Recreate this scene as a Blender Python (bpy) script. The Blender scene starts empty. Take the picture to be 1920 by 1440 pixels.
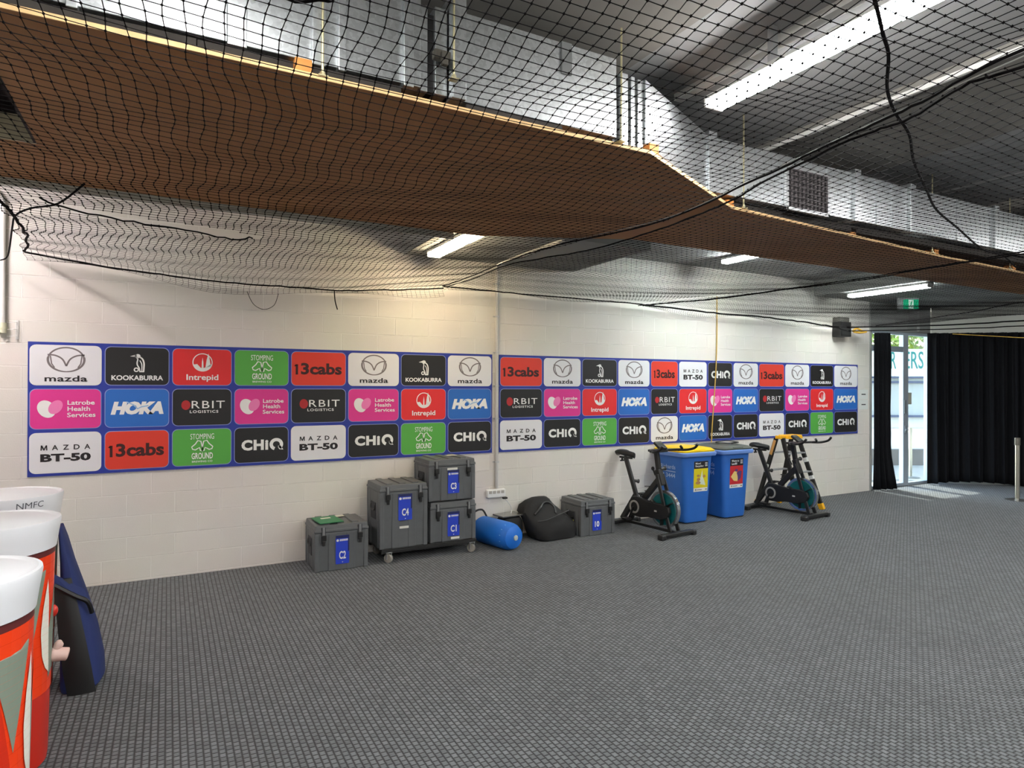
import bpy, math, random
from mathutils import Vector, Matrix
from mathutils.geometry import tessellate_polygon
R = math.radians
PI = math.pi
random.seed(7)
S = bpy.context.scene
COL = S.collection

# ------------------------------------------------------------------ camera, sky, sun, exposure
cam_d = bpy.data.cameras.new('camera'); cam = bpy.data.objects.new('camera', cam_d); COL.objects.link(cam)
cam_d.sensor_width = 36.0; cam_d.lens = 1197/1920*36.0; cam_d.clip_start = .05; cam_d.clip_end = 200
cam.rotation_mode = 'XYZ'
_a, _p, _r = R(28.3), R(.18), R(.125)
_rt = Vector((math.cos(_a), -math.sin(_a), 0)); _fw = Vector((math.sin(_a)*math.cos(_p), math.cos(_a)*math.cos(_p), math.sin(_p)))
_up = _rt.cross(_fw); _r2 = _rt*math.cos(_r)+_up*math.sin(_r); _u2 = _up*math.cos(_r)-_rt*math.sin(_r)
cam.matrix_world = Matrix(((_r2.x, _u2.x, -_fw.x, 0), (_r2.y, _u2.y, -_fw.y, 0), (_r2.z, _u2.z, -_fw.z, 1.85), (0, 0, 0, 1)))
S.camera = cam
W = bpy.data.worlds.new('sky'); S.world = W; W.use_nodes = True
_n = W.node_tree.nodes; _bg = _n['Background']
_sky = _n.new('ShaderNodeTexSky'); _sky.sky_type = 'NISHITA'; _sky.sun_disc = False; _sky.sun_elevation = R(42); _sky.sun_rotation = R(20)
W.node_tree.links.new(_sky.outputs[0], _bg.inputs[0]); _bg.inputs[1].default_value = 2.2
sun_d = bpy.data.lights.new('sun', 'SUN'); sun_d.energy = 12.0; sun_d.angle = R(.6); sun_d.color = (1, .95, .86)
sun = bpy.data.objects.new('sun', sun_d); COL.objects.link(sun)
sun.rotation_euler = Vector((-.16, -1, -.80)).to_track_quat('-Z', 'Y').to_euler(); sun.location = (14, 20, 16)
S.view_settings.view_transform = 'Standard'; S.view_settings.look = 'None'; S.view_settings.gamma = 1.0
S.view_settings.use_curve_mapping = False
S.view_settings.exposure = 0.0
LAMP = 46.0          # strength of every tube
COOL = (.93, 1.0, .97); WARM = (1.0, .80, .50); NEUT = (1.0, .985, .965)

# ------------------------------------------------------------------ materials
def lin(c):
    return tuple(((x/255)/12.92 if x/255 <= .04045 else ((x/255+.055)/1.055)**2.4) for x in c)+(1,)
MATS = {}
def mat(name, rgb, rough=.6, metal=0.0, var=0.0, scale=8.0, bump=0.0, bscale=60.0, emit=0.0, spec=.5, coat=0.0):
    if name in MATS: return MATS[name]
    m = bpy.data.materials.new(name); m.use_nodes = True; MATS[name] = m
    nt = m.node_tree; b = nt.nodes['Principled BSDF']
    c = lin(rgb); b.inputs['Base Color'].default_value = c
    b.inputs['Roughness'].default_value = rough; b.inputs['Metallic'].default_value = metal
    b.inputs['Specular IOR Level'].default_value = spec; b.inputs['Coat Weight'].default_value = coat
    if emit:
        b.inputs['Emission Color'].default_value = c; b.inputs['Emission Strength'].default_value = emit
    tc = nt.nodes.new('ShaderNodeTexCoord')
    if var:
        nz = nt.nodes.new('ShaderNodeTexNoise'); nz.inputs['Scale'].default_value = scale; nz.inputs['Detail'].default_value = 4
        nt.links.new(tc.outputs['Object'], nz.inputs['Vector'])
        cr = nt.nodes.new('ShaderNodeValToRGB')
        cr.color_ramp.elements[0].position = .3; cr.color_ramp.elements[1].position = .7
        cr.color_ramp.elements[0].color = tuple(x*(1-var) for x in c[:3])+(1,); cr.color_ramp.elements[1].color = tuple(min(1, x*(1+var)) for x in c[:3])+(1,)
        nt.links.new(nz.outputs['Fac'], cr.inputs[0]); nt.links.new(cr.outputs[0], b.inputs['Base Color'])
    if bump:
        n2 = nt.nodes.new('ShaderNodeTexNoise'); n2.inputs['Scale'].default_value = bscale; n2.inputs['Detail'].default_value = 3
        nt.links.new(tc.outputs['Object'], n2.inputs['Vector'])
        bp = nt.nodes.new('ShaderNodeBump'); bp.inputs['Strength'].default_value = bump; bp.inputs['Distance'].default_value = .01
        nt.links.new(n2.outputs['Fac'], bp.inputs['Height']); nt.links.new(bp.outputs[0], b.inputs['Normal'])
    return m
def emis(name, rgb, strength):
    if name in MATS: return MATS[name]
    m = bpy.data.materials.new(name); m.use_nodes = True; MATS[name] = m
    b = m.node_tree.nodes['Principled BSDF']; b.inputs['Base Color'].default_value = (.8, .8, .8, 1)
    b.inputs['Emission Color'].default_value = tuple(rgb)+(1,); b.inputs['Emission Strength'].default_value = strength
    return m
def brick_wall_mat():
    m = bpy.data.materials.new('painted_block'); m.use_nodes = True; nt = m.node_tree; b = nt.nodes['Principled BSDF']; L = nt.links.new
    g = nt.nodes.new('ShaderNodeNewGeometry'); sp = nt.nodes.new('ShaderNodeSeparateXYZ'); L(g.outputs['Position'], sp.inputs[0])
    ax = nt.nodes.new('ShaderNodeMath'); ax.inputs[1].default_value = .738+4.0; L(sp.outputs[0], ax.inputs[0])
    az = nt.nodes.new('ShaderNodeMath'); az.inputs[1].default_value = -.018+.4; L(sp.outputs[2], az.inputs[0])
    cb = nt.nodes.new('ShaderNodeCombineXYZ'); L(ax.outputs[0], cb.inputs[0]); L(az.outputs[0], cb.inputs[1])
    br = nt.nodes.new('ShaderNodeTexBrick'); L(cb.outputs[0], br.inputs['Vector'])
    br.offset = .5; br.inputs['Scale'].default_value = 1; br.inputs['Brick Width'].default_value = .4; br.inputs['Row Height'].default_value = .2
    br.inputs['Mortar Size'].default_value = .0055; br.inputs['Mortar Smooth'].default_value = .3; br.inputs['Bias'].default_value = 0
    br.inputs['Color1'].default_value = lin((231, 225, 216)); br.inputs['Color2'].default_value = lin((227, 221, 212)); br.inputs['Mortar'].default_value = lin((243, 238, 230))
    nz = nt.nodes.new('ShaderNodeTexNoise'); nz.inputs['Scale'].default_value = 1.3; nz.inputs['Detail'].default_value = 5; L(g.outputs['Position'], nz.inputs['Vector'])
    mx = nt.nodes.new('ShaderNodeMix'); mx.data_type = 'RGBA'; mx.blend_type = 'MULTIPLY'; mx.inputs[0].default_value = .16
    L(br.outputs['Color'], mx.inputs[6]); L(nz.outputs['Color'], mx.inputs[7])
    hs = nt.nodes.new('ShaderNodeHueSaturation'); hs.inputs['Saturation'].default_value = .8; L(mx.outputs[2], hs.inputs['Color']); L(hs.outputs[0], b.inputs['Base Color'])
    n2 = nt.nodes.new('ShaderNodeTexNoise'); n2.inputs['Scale'].default_value = 90; n2.inputs['Detail'].default_value = 3; L(g.outputs['Position'], n2.inputs['Vector'])
    ad = nt.nodes.new('ShaderNodeMath'); ad.operation = 'MULTIPLY_ADD'; ad.inputs[1].default_value = .12
    inv = nt.nodes.new('ShaderNodeMath'); inv.operation = 'SUBTRACT'; inv.inputs[0].default_value = 1; L(br.outputs['Fac'], inv.inputs[1])
    L(n2.outputs['Fac'], ad.inputs[0]); L(inv.outputs[0], ad.inputs[2])
    bp = nt.nodes.new('ShaderNodeBump'); bp.inputs['Strength'].default_value = .9; bp.inputs['Distance'].default_value = .007; L(ad.outputs[0], bp.inputs['Height']); L(bp.outputs[0], b.inputs['Normal'])
    b.inputs['Roughness'].default_value = .62
    return m
def carpet_mat():
    m = bpy.data.materials.new('nubbed_carpet'); m.use_nodes = True; nt = m.node_tree; b = nt.nodes['Principled BSDF']; L = nt.links.new
    g = nt.nodes.new('ShaderNodeNewGeometry'); sp = nt.nodes.new('ShaderNodeSeparateXYZ'); L(g.outputs['Position'], sp.inputs[0])
    ay = nt.nodes.new('ShaderNodeMath'); ay.inputs[1].default_value = 20; L(sp.outputs[1], ay.inputs[0])
    ax = nt.nodes.new('ShaderNodeMath'); ax.inputs[1].default_value = 20; L(sp.outputs[0], ax.inputs[0])
    cb = nt.nodes.new('ShaderNodeCombineXYZ'); L(ay.outputs[0], cb.inputs[0]); L(ax.outputs[0], cb.inputs[1])
    br = nt.nodes.new('ShaderNodeTexBrick'); L(cb.outputs[0], br.inputs['Vector'])
    br.offset = .5; br.inputs['Scale'].default_value = 1; br.inputs['Brick Width'].default_value = .039; br.inputs['Row Height'].default_value = .034
    br.inputs['Mortar Size'].default_value = .0086; br.inputs['Mortar Smooth'].default_value = 1.0
    br.inputs['Color1'].default_value = lin((106, 111, 114)); br.inputs['Color2'].default_value = lin((84, 89, 92)); br.inputs['Mortar'].default_value = lin((24, 26, 28))
    nz = nt.nodes.new('ShaderNodeTexNoise'); nz.inputs['Scale'].default_value = 220; nz.inputs['Detail'].default_value = 2; L(g.outputs['Position'], nz.inputs['Vector'])
    n3 = nt.nodes.new('ShaderNodeTexNoise'); n3.inputs['Scale'].default_value = 1.1; n3.inputs['Detail'].default_value = 4; L(g.outputs['Position'], n3.inputs['Vector'])
    mx = nt.nodes.new('ShaderNodeMix'); mx.data_type = 'RGBA'; mx.blend_type = 'OVERLAY'; mx.inputs[0].default_value = .35
    L(br.outputs['Color'], mx.inputs[6]); L(nz.outputs['Fac'], mx.inputs[7])
    m2 = nt.nodes.new('ShaderNodeMix'); m2.data_type = 'RGBA'; m2.blend_type = 'OVERLAY'; m2.inputs[0].default_value = .25
    L(mx.outputs[2], m2.inputs[6]); L(n3.outputs['Fac'], m2.inputs[7]); L(m2.outputs[2], b.inputs['Base Color'])
    ad = nt.nodes.new('ShaderNodeMath'); ad.operation = 'MULTIPLY_ADD'; ad.inputs[1].default_value = .4
    inv = nt.nodes.new('ShaderNodeMath'); inv.operation = 'SUBTRACT'; inv.inputs[0].default_value = 1; L(br.outputs['Fac'], inv.inputs[1])
    L(nz.outputs['Fac'], ad.inputs[0]); L(inv.outputs[0], ad.inputs[2])
    bp = nt.nodes.new('ShaderNodeBump'); bp.inputs['Strength'].default_value = .7; bp.inputs['Distance'].default_value = .006; L(ad.outputs[0], bp.inputs['Height']); L(bp.outputs[0], b.inputs['Normal'])
    b.inputs['Roughness'].default_value = .85; b.inputs['Specular IOR Level'].default_value = .25
    b.inputs['Sheen Weight'].default_value = .15; b.inputs['Sheen Roughness'].default_value = .5
    return m
def galv_mat():
    m = bpy.data.materials.new('galvanised_steel'); m.use_nodes = True; nt = m.node_tree; b = nt.nodes['Principled BSDF']; L = nt.links.new
    tc = nt.nodes.new('ShaderNodeTexCoord'); vo = nt.nodes.new('ShaderNodeTexVoronoi'); vo.inputs['Scale'].default_value = 55; L(tc.outputs['Object'], vo.inputs['Vector'])
    cr = nt.nodes.new('ShaderNodeValToRGB'); cr.color_ramp.elements[0].color = lin((192, 196, 198)); cr.color_ramp.elements[1].color = lin((226, 230, 232)); L(vo.outputs['Color'], cr.inputs[0]); L(cr.outputs[0], b.inputs['Base Color'])
    b.inputs['Metallic'].default_value = .92; b.inputs['Roughness'].default_value = .33
    nz = nt.nodes.new('ShaderNodeTexNoise'); nz.inputs['Scale'].default_value = 2.2; L(tc.outputs['Object'], nz.inputs['Vector'])
    bp = nt.nodes.new('ShaderNodeBump'); bp.inputs['Strength'].default_value = .12; bp.inputs['Distance'].default_value = .05; L(nz.outputs['Fac'], bp.inputs['Height']); L(bp.outputs[0], b.inputs['Normal'])
    return m
def glass_mat():
    m = bpy.data.materials.new('window_glass'); m.use_nodes = True; nt = m.node_tree; nt.nodes.remove(nt.nodes['Principled BSDF'])
    o = nt.nodes['Material Output']; t = nt.nodes.new('ShaderNodeBsdfTransparent'); t.inputs[0].default_value = (.93, .97, .96, 1)
    gl = nt.nodes.new('ShaderNodeBsdfGlossy'); gl.inputs['Roughness'].default_value = .03
    lw = nt.nodes.new('ShaderNodeLayerWeight'); fr = nt.nodes.new('ShaderNodeMath'); fr.operation = 'POWER'; fr.inputs[1].default_value = 5; nt.links.new(lw.outputs['Facing'], fr.inputs[0]); mx = nt.nodes.new('ShaderNodeMixShader')
    nt.links.new(fr.outputs[0], mx.inputs[0]); nt.links.new(t.outputs[0], mx.inputs[1]); nt.links.new(gl.outputs[0], mx.inputs[2]); nt.links.new(mx.outputs[0], o.inputs[0])
    return m
M_wall = brick_wall_mat(); M_carpet = carpet_mat(); M_galv = galv_mat(); M_glass = glass_mat()
M_ply = mat('brown_ply', (168, 116, 70), .7, var=.08, scale=3)
M_plyedge = mat('ply_edge', (226, 186, 132), .7, var=.12, scale=9)
M_timber = mat('pine_timber', (214, 140, 66), .7, var=.14, scale=14)
M_slab = mat('ceiling_grey', (150, 150, 150), .85, var=.05, scale=2)
M_slabd = mat('beam_grey_shade_in', (128, 125, 120), .85, var=.05, scale=2)  # brown-grey of the beams, darkened to carry the unlit look of the first
M_plain = mat('painted_wall', (205, 206, 200), .8, var=.03, scale=2)
M_head = mat('grey_header', (140, 142, 140), .8, var=.04, scale=2)
M_white = mat('white_plastic', (232, 232, 230), .35)
M_lampbody = mat('lamp_housing', (225, 225, 222), .45)
M_black = mat('black_plastic', (22, 22, 23), .45)
M_net = mat('net_twine', (15, 13, 14), .95, spec=.08)
M_rope = mat('black_rope', (15, 13, 14), .95, spec=.1)
M_grey = mat('crate_grey', (92, 95, 97), .55, var=.06, scale=12, bump=.12, bscale=160)
M_ins = mat('dark_insulation', (52, 48, 44), .9, var=.2, scale=12)
M_brass = mat('zinc_rod', (196, 188, 150), .4, metal=.6)
M_alu = mat('aluminium', (192, 194, 196), .38, metal=.75)
M_steel = mat('stainless', (188, 184, 172), .3, metal=.9)
M_curtain = mat('black_drape', (17, 18, 22), .92, var=.15, scale=20, spec=.2)

# ------------------------------------------------------------------ geometry helpers
class MB:
    def __init__(s): s.v = []; s.f = []; s.mi = []; s.m = 0
    def add(s, vs, fs, T=None):
        o = len(s.v)
        s.v += [tuple(T @ Vector(p)) if T else tuple(p) for p in vs]
        s.f += [tuple(i+o for i in f) for f in fs]; s.mi += [s.m]*len(fs); return s
    def box(s, x0, x1, y0, y1, z0, z1, T=None, top=None):
        t = top or (x0, x1, y0, y1)
        vs = [(x0, y0, z0), (x1, y0, z0), (x1, y1, z0), (x0, y1, z0), (t[0], t[2], z1), (t[1], t[2], z1), (t[1], t[3], z1), (t[0], t[3], z1)]
        return s.add(vs, [(0, 3, 2, 1), (4, 5, 6, 7), (0, 1, 5, 4), (1, 2, 6, 5), (2, 3, 7, 6), (3, 0, 4, 7)], T)
    def tube(s, pts, r, n=8, closed=False, caps=True):
        P = [Vector(p) for p in pts]; k = len(P); rs = r if isinstance(r, (list, tuple)) else [r]*k
        vs = []; up = None
        for i, p in enumerate(P):
            if closed: d = P[(i+1) % k]-P[i-1]
            else: d = P[min(i+1, k-1)]-P[max(i-1, 0)]
            d.normalize()
            if up is None:
                up = Vector((0, 0, 1)) if abs(d.z) < .9 else Vector((1, 0, 0))
            a = d.cross(up)
            if a.length < 1e-5: a = d.orthogonal()
            a.normalize(); b = a.cross(d); b.normalize(); up = b
            for j in range(n):
                t = 2*PI*j/n; vs.append(p+(a*math.cos(t)+b*math.sin(t))*rs[i])
        fs = []
        for i in range(k if closed else k-1):
            i2 = (i+1) % k
            for j in range(n): fs.append((i*n+j, i*n+(j+1) % n, i2*n+(j+1) % n, i2*n+j))
        if caps and not closed: fs += [tuple(range(n-1, -1, -1)), tuple(range((k-1)*n, k*n))]
        return s.add(vs, fs)
    def bar(s, p0, p1, w, h, up=(0, 0, 1)):
        p0 = Vector(p0); p1 = Vector(p1); d = (p1-p0).normalized(); a = d.cross(Vector(up))
        if a.length < 1e-4: a = d.orthogonal()
        a.normalize(); b = a.cross(d)
        vs = []
        for p in (p0, p1):
            for x, y in ((-1, -1), (1, -1), (1, 1), (-1, 1)): vs.append(p+a*x*w/2+b*y*h/2)
        return s.add(vs, [(3, 2, 1, 0), (4, 5, 6, 7), (0, 1, 5, 4), (1, 2, 6, 5), (2, 3, 7, 6), (3, 0, 4, 7)])
    def lathe(s, prof, n=32, T=None, caps=True):
        vs = []; fs = []; k = len(prof)
        for r, z in prof:
            for j in range(n): t = 2*PI*j/n; vs.append((r*math.cos(t), r*math.sin(t), z))
        for i in range(k-1):
            for j in range(n): fs.append((i*n+j, i*n+(j+1) % n, (i+1)*n+(j+1) % n, (i+1)*n+j))
        if caps: fs += [tuple(range(n-1, -1, -1)), tuple(range((k-1)*n, k*n))]
        return s.add(vs, fs, T)
    def loft(s, rings, caps=True, T=None):
        n = len(rings[0]); vs = [p for r in rings for p in r]; fs = []
        for i in range(len(rings)-1):
            for j in range(n): fs.append((i*n+j, i*n+(j+1) % n, (i+1)*n+(j+1) % n, (i+1)*n+j))
        if caps: fs += [tuple(range(n-1, -1, -1)), tuple(range((len(rings)-1)*n, len(rings)*n))]
        return s.add(vs, fs, T)
    def prism(s, poly, d0, d1, T=None):          # polygon in local x,z ; extruded along y
        n = len(poly); vs = [(x, d0, z) for x, z in poly]+[(x, d1, z) for x, z in poly]
        fs = [tuple(range(n)), tuple(range(2*n-1, n-1, -1))]
        for i in range(n): fs.append((i, i+n, (i+1) % n+n, (i+1) % n))
        return s.add(vs, fs, T)
    def flat(s, polys, T):                        # 2-D polygons -> filled faces through T
        for poly in polys:
            if len(poly) < 3: continue
            tri = tessellate_polygon([[Vector((x, y, 0)) for x, y in poly]])
            s.add([(x, y, 0) for x, y in poly], [tuple(t) for t in tri], T)
        return s
    def mesh2d(s, vf, T): return s.add([(x, y, 0) for x, y in vf[0]], vf[1], T)
    def sphere(s, c, rx, ry, rz, n=16, m=10):
        vs = []; fs = []
        for i in range(m+1):
            a = PI*i/m
            for j in range(n): t = 2*PI*j/n; vs.append((c[0]+rx*math.sin(a)*math.cos(t), c[1]+ry*math.sin(a)*math.sin(t), c[2]-rz*math.cos(a)))
        for i in range(m):
            for j in range(n): fs.append((i*n+j, i*n+(j+1) % n, (i+1)*n+(j+1) % n, (i+1)*n+j))
        return s.add(vs, fs)
    def build(s, name, mats, parent=None, smooth=False, bevel=0.0, loc=None, segs=2, sub=0):
        me = bpy.data.meshes.new(name); me.from_pydata(s.v, [], s.f)
        for m in (mats if isinstance(mats, (list, tuple)) else [mats]): me.materials.append(m)
        if any(s.mi): me.polygons.foreach_set('material_index', s.mi)
        if smooth:
            me.shade_smooth()
            try: me.set_sharp_from_angle(angle=R(38))
            except Exception: pass
        me.update()
        o = bpy.data.objects.new(name, me); COL.objects.link(o)
        if parent: o.parent = parent
        if loc: o.location = loc
        if bevel:
            b = o.modifiers.new('bevel', 'BEVEL'); b.width = bevel; b.segments = segs; b.limit_method = 'ANGLE'; b.angle_limit = R(40); b.harden_normals = False
        if sub:
            b = o.modifiers.new('sub', 'SUBSURF'); b.levels = sub; b.render_levels = sub
        return o
def thing(name, label, cat, loc=(0, 0, 0), rz=0.0, group=None):
    o = bpy.data.objects.new(name, None); COL.objects.link(o); o.location = loc; o.rotation_euler = (0, 0, rz); o.empty_display_size = .1
    return tag(o, label, cat, group)
def tag(o, label, cat, group=None, kind=None):
    o['label'] = label; o['category'] = cat
    if group: o['group'] = group
    if kind: o['kind'] = kind
    return o
def struct(o): o['kind'] = 'structure'; return o
def copy_tree(o, parent=None):
    c = o.copy(); COL.objects.link(c)
    if parent: c.parent = parent
    for ch in list(o.children): copy_tree(ch, c)
    return c
def rrect(x0, x1, y0, y1, r, n=5):
    pts = []
    for cx, cy, a0 in ((x1-r, y0+r, -90), (x1-r, y1-r, 0), (x0+r, y1-r, 90), (x0+r, y0+r, 180)):
        for k in range(n+1): a = R(a0+90*k/n); pts.append((cx+r*math.cos(a), cy+r*math.sin(a)))
    return pts
def disc(cx, cy, rx, ry=None, n=28, rot=0.0):
    ry = ry or rx; c, s_ = math.cos(rot), math.sin(rot); o = []
    for k in range(n):
        t = 2*PI*k/n; x, y = rx*math.cos(t), ry*math.sin(t); o.append((cx+x*c-y*s_, cy+x*s_+y*c))
    return o
def stroke(pts, w, closed=False):               # ribbon polygons along a 2-D line
    out = []; n = len(pts)
    L = []
    for i in range(n):
        if closed: d = Vector(pts[(i+1) % n])-Vector(pts[i-1])
        else: d = Vector(pts[min(i+1, n-1)])-Vector(pts[max(i-1, 0)])
        if d.length < 1e-9: d = Vector((1, 0))
        d.normalize(); nn = Vector((-d.y, d.x)); wi = (w[i] if isinstance(w, (list, tuple)) else w)/2
        L.append((Vector(pts[i])+nn*wi, Vector(pts[i])-nn*wi))
    for i in range(n if closed else n-1):
        a, b = L[i], L[(i+1) % n]; out.append([tuple(a[0]), tuple(a[1]), tuple(b[1]), tuple(b[0])])
    return out
def arc(cx, cy, rx, ry, a0, a1, n=14):
    return [(cx+rx*math.cos(R(a0+(a1-a0)*k/n)), cy+ry*math.sin(R(a0+(a1-a0)*k/n))) for k in range(n+1)]
_TX = {}
def text2d(body, x, y, w, h, bold=0.0, shear=0.0, spacing=1.0, line=1.0, align='LEFT'):
    """glyph faces of the built-in font fitted into the box centred at x,y with size w,h"""
    key = (body, bold, shear, spacing, line, align)
    if key not in _TX:
        cu = bpy.data.curves.new('t', 'FONT'); cu.body = body; cu.size = 1; cu.offset = bold; cu.shear = shear; cu.space_character = spacing; cu.space_line = line
        cu.resolution_u = 3; cu.fill_mode = 'FRONT'; cu.align_x = align
        ob = bpy.data.objects.new('t', cu); COL.objects.link(ob); dg = bpy.context.evaluated_depsgraph_get()
        me = bpy.data.meshes.new_from_object(ob.evaluated_get(dg)); vs = [(v.co.x, v.co.y) for v in me.vertices]; fs = [tuple(p.vertices) for p in me.polygons]
        bpy.data.objects.remove(ob); bpy.data.curves.remove(cu); bpy.data.meshes.remove(me); _TX[key] = (vs, fs)
    vs, fs = _TX[key]
    x0 = min(p[0] for p in vs); x1 = max(p[0] for p in vs); y0 = min(p[1] for p in vs); y1 = max(p[1] for p in vs)
    return [(x-w/2+(p[0]-x0)/(x1-x0)*w, y-h/2+(p[1]-y0)/(y1-y0)*h) for p in vs], fs
def wallT(x, y, z): return Matrix.Translation((x, y, z)) @ Matrix.Rotation(R(90), 4, 'X')   # local x->X, y->Z, faces -Y
def path(pts, n=6):                               # smooth polyline (Catmull-Rom)
    P = [Vector(p) for p in pts]; out = []
    for i in range(len(P)-1):
        p0 = P[max(i-1, 0)]; p1 = P[i]; p2 = P[i+1]; p3 = P[min(i+2, len(P)-1)]
        for k in range(n):
            t = k/n; out.append(.5*((2*p1)+(p2-p0)*t+(2*p0-5*p1+4*p2-p3)*t*t+(3*p1-p0-3*p2+p3)*t**3))
    out.append(P[-1]); return out

# ------------------------------------------------------------------ room shell
WY = 7.0
struct(MB().box(-3.2, 16.7, -6.2, 7.3, -.12, 0).build('floor', M_carpet))
struct(MB().box(-3.2, 11.0, WY, WY+.19, 0, 4.1).build('wall_back', M_wall))
struct(MB().box(-3.2, -3.0, -6.2, WY, 0, 4.1).build('wall_left', M_plain))
struct(MB().box(-3.2, 16.7, -6.2, -6.0, 0, 4.1).build('wall_rear', M_plain))
# wall over the doors, then the slanted wall the long drape hangs on, then the far right wall
b = MB(); b.box(11.0, 12.95, WY+.02, WY+.19, 2.87, 4.1); b.box(11.0, 11.05, WY-.02, WY+.19, 0, 4.1)
b.box(11.75, 11.78, WY-.005, WY+.02, 2.9, 3.36); b.box(12.2, 12.24, WY-.005, WY+.02, 2.9, 3.36); b.box(12.5, 12.66, WY-.03, WY+.02, 2.9, 3.36)
struct(b.build('wall_header', M_head, bevel=.004))
struct(MB().add([(12.95, 7.0, 0), (16.5, 4.0, 0), (16.6, 4.15, 0), (13.05, 7.19, 0), (12.95, 7.0, 4.1), (16.5, 4.0, 4.1), (16.6, 4.15, 4.1), (13.05, 7.19, 4.1)],
         [(0, 3, 2, 1), (4, 5, 6, 7), (0, 1, 5, 4), (1, 2, 6, 5), (2, 3, 7, 6), (3, 0, 4, 7)]).build('wall_slanted', M_plain))
struct(MB().box(16.5, 16.7, -6.2, 4.1, 0, 4.1).build('wall_right', M_plain))
# ceiling: slab, dropped beams running towards the block wall, lower soffits along the wall
struct(MB().box(-3.2, 16.7, -6.2, 4.9, 4.02, 4.2).build('ceiling', M_slab))
struct(MB().box(-3.2, 16.7, 4.9, 7.2, 3.62, 4.2).build('ceiling_recess', M_slab))
struct(MB().box(.9, 2.66, -6, 4.88, 3.94, 4.02).build('ceiling_beam', M_slabd))
struct(MB().box(4.66, 6.06, -6, 4.88, 3.94, 4.02).build('ceiling_beam', M_slabd))
struct(MB().box(8.6, 10.0, -6, 4.88, 3.92, 4.02).build('ceiling_beam', M_slabd))
b = MB(); b.box(4.63, 4.658, -6, 4.86, 3.925, 3.96); struct(b.build('trim_1', mat('pale_strip', (226, 224, 220), .5)))
b = MB(); b.box(3.30, 3.38, -1.5, 3.6, 3.97, 4.02); struct(b.build('trim_2', mat('pale_strip', (214, 212, 205), .5)))
b = MB(); b.box(7.55, 7.57, -6, 4.88, 4.0, 4.02); struct(b.build('trim_3', M_head))
struct(MB().box(2.362, 4.664, 5.45, WY, 3.35, 3.62).build('ceiling_soffit', M_head))
struct(MB().box(9.495, 12.95, 4.95, WY, 3.365, 3.62).build('ceiling_soffit', M_head))

# ------------------------------------------------------------------ sponsor boards
C_t = {'w': mat('tile_white', (228, 228, 232), .5), 'k': mat('tile_black', (24, 23, 24), .5), 'r': mat('tile_red', (222, 40, 44), .5), 'o': mat('tile_vermilion', (218, 58, 40), .5),
       'g': mat('tile_green', (84, 168, 68), .5), 'p': mat('tile_pink', (222, 52, 144), .5), 'b': mat('tile_blue', (34, 104, 190), .5)}
I_w = mat('ink_white', (238, 238, 236), .5); I_k = mat('ink_black', (28, 22, 26), .5); I_pk = mat('ink_pale_pink', (238, 128, 186), .5)
I_rd = mat('ink_dark_red', (176, 36, 42), .5); I_br = mat('ink_maroon', (56, 14, 14), .5); I_gr = mat('ink_chrome', (120, 112, 114), .4); I_pb = mat('ink_pale_blue', (150, 190, 226), .5)
M_board = mat('board_blue', (32, 52, 150), .5); M_rim = mat('tile_rim', (142, 152, 206), .5)
TILE = {'maz': 'w', 'bt': 'w', 'koo': 'k', 'orb': 'k', 'chi': 'k', 'int': 'r', 'cab': 'o', 'cas': 'o', 'sto': 'g', 'lat': 'p', 'hok': 'b'}
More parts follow.
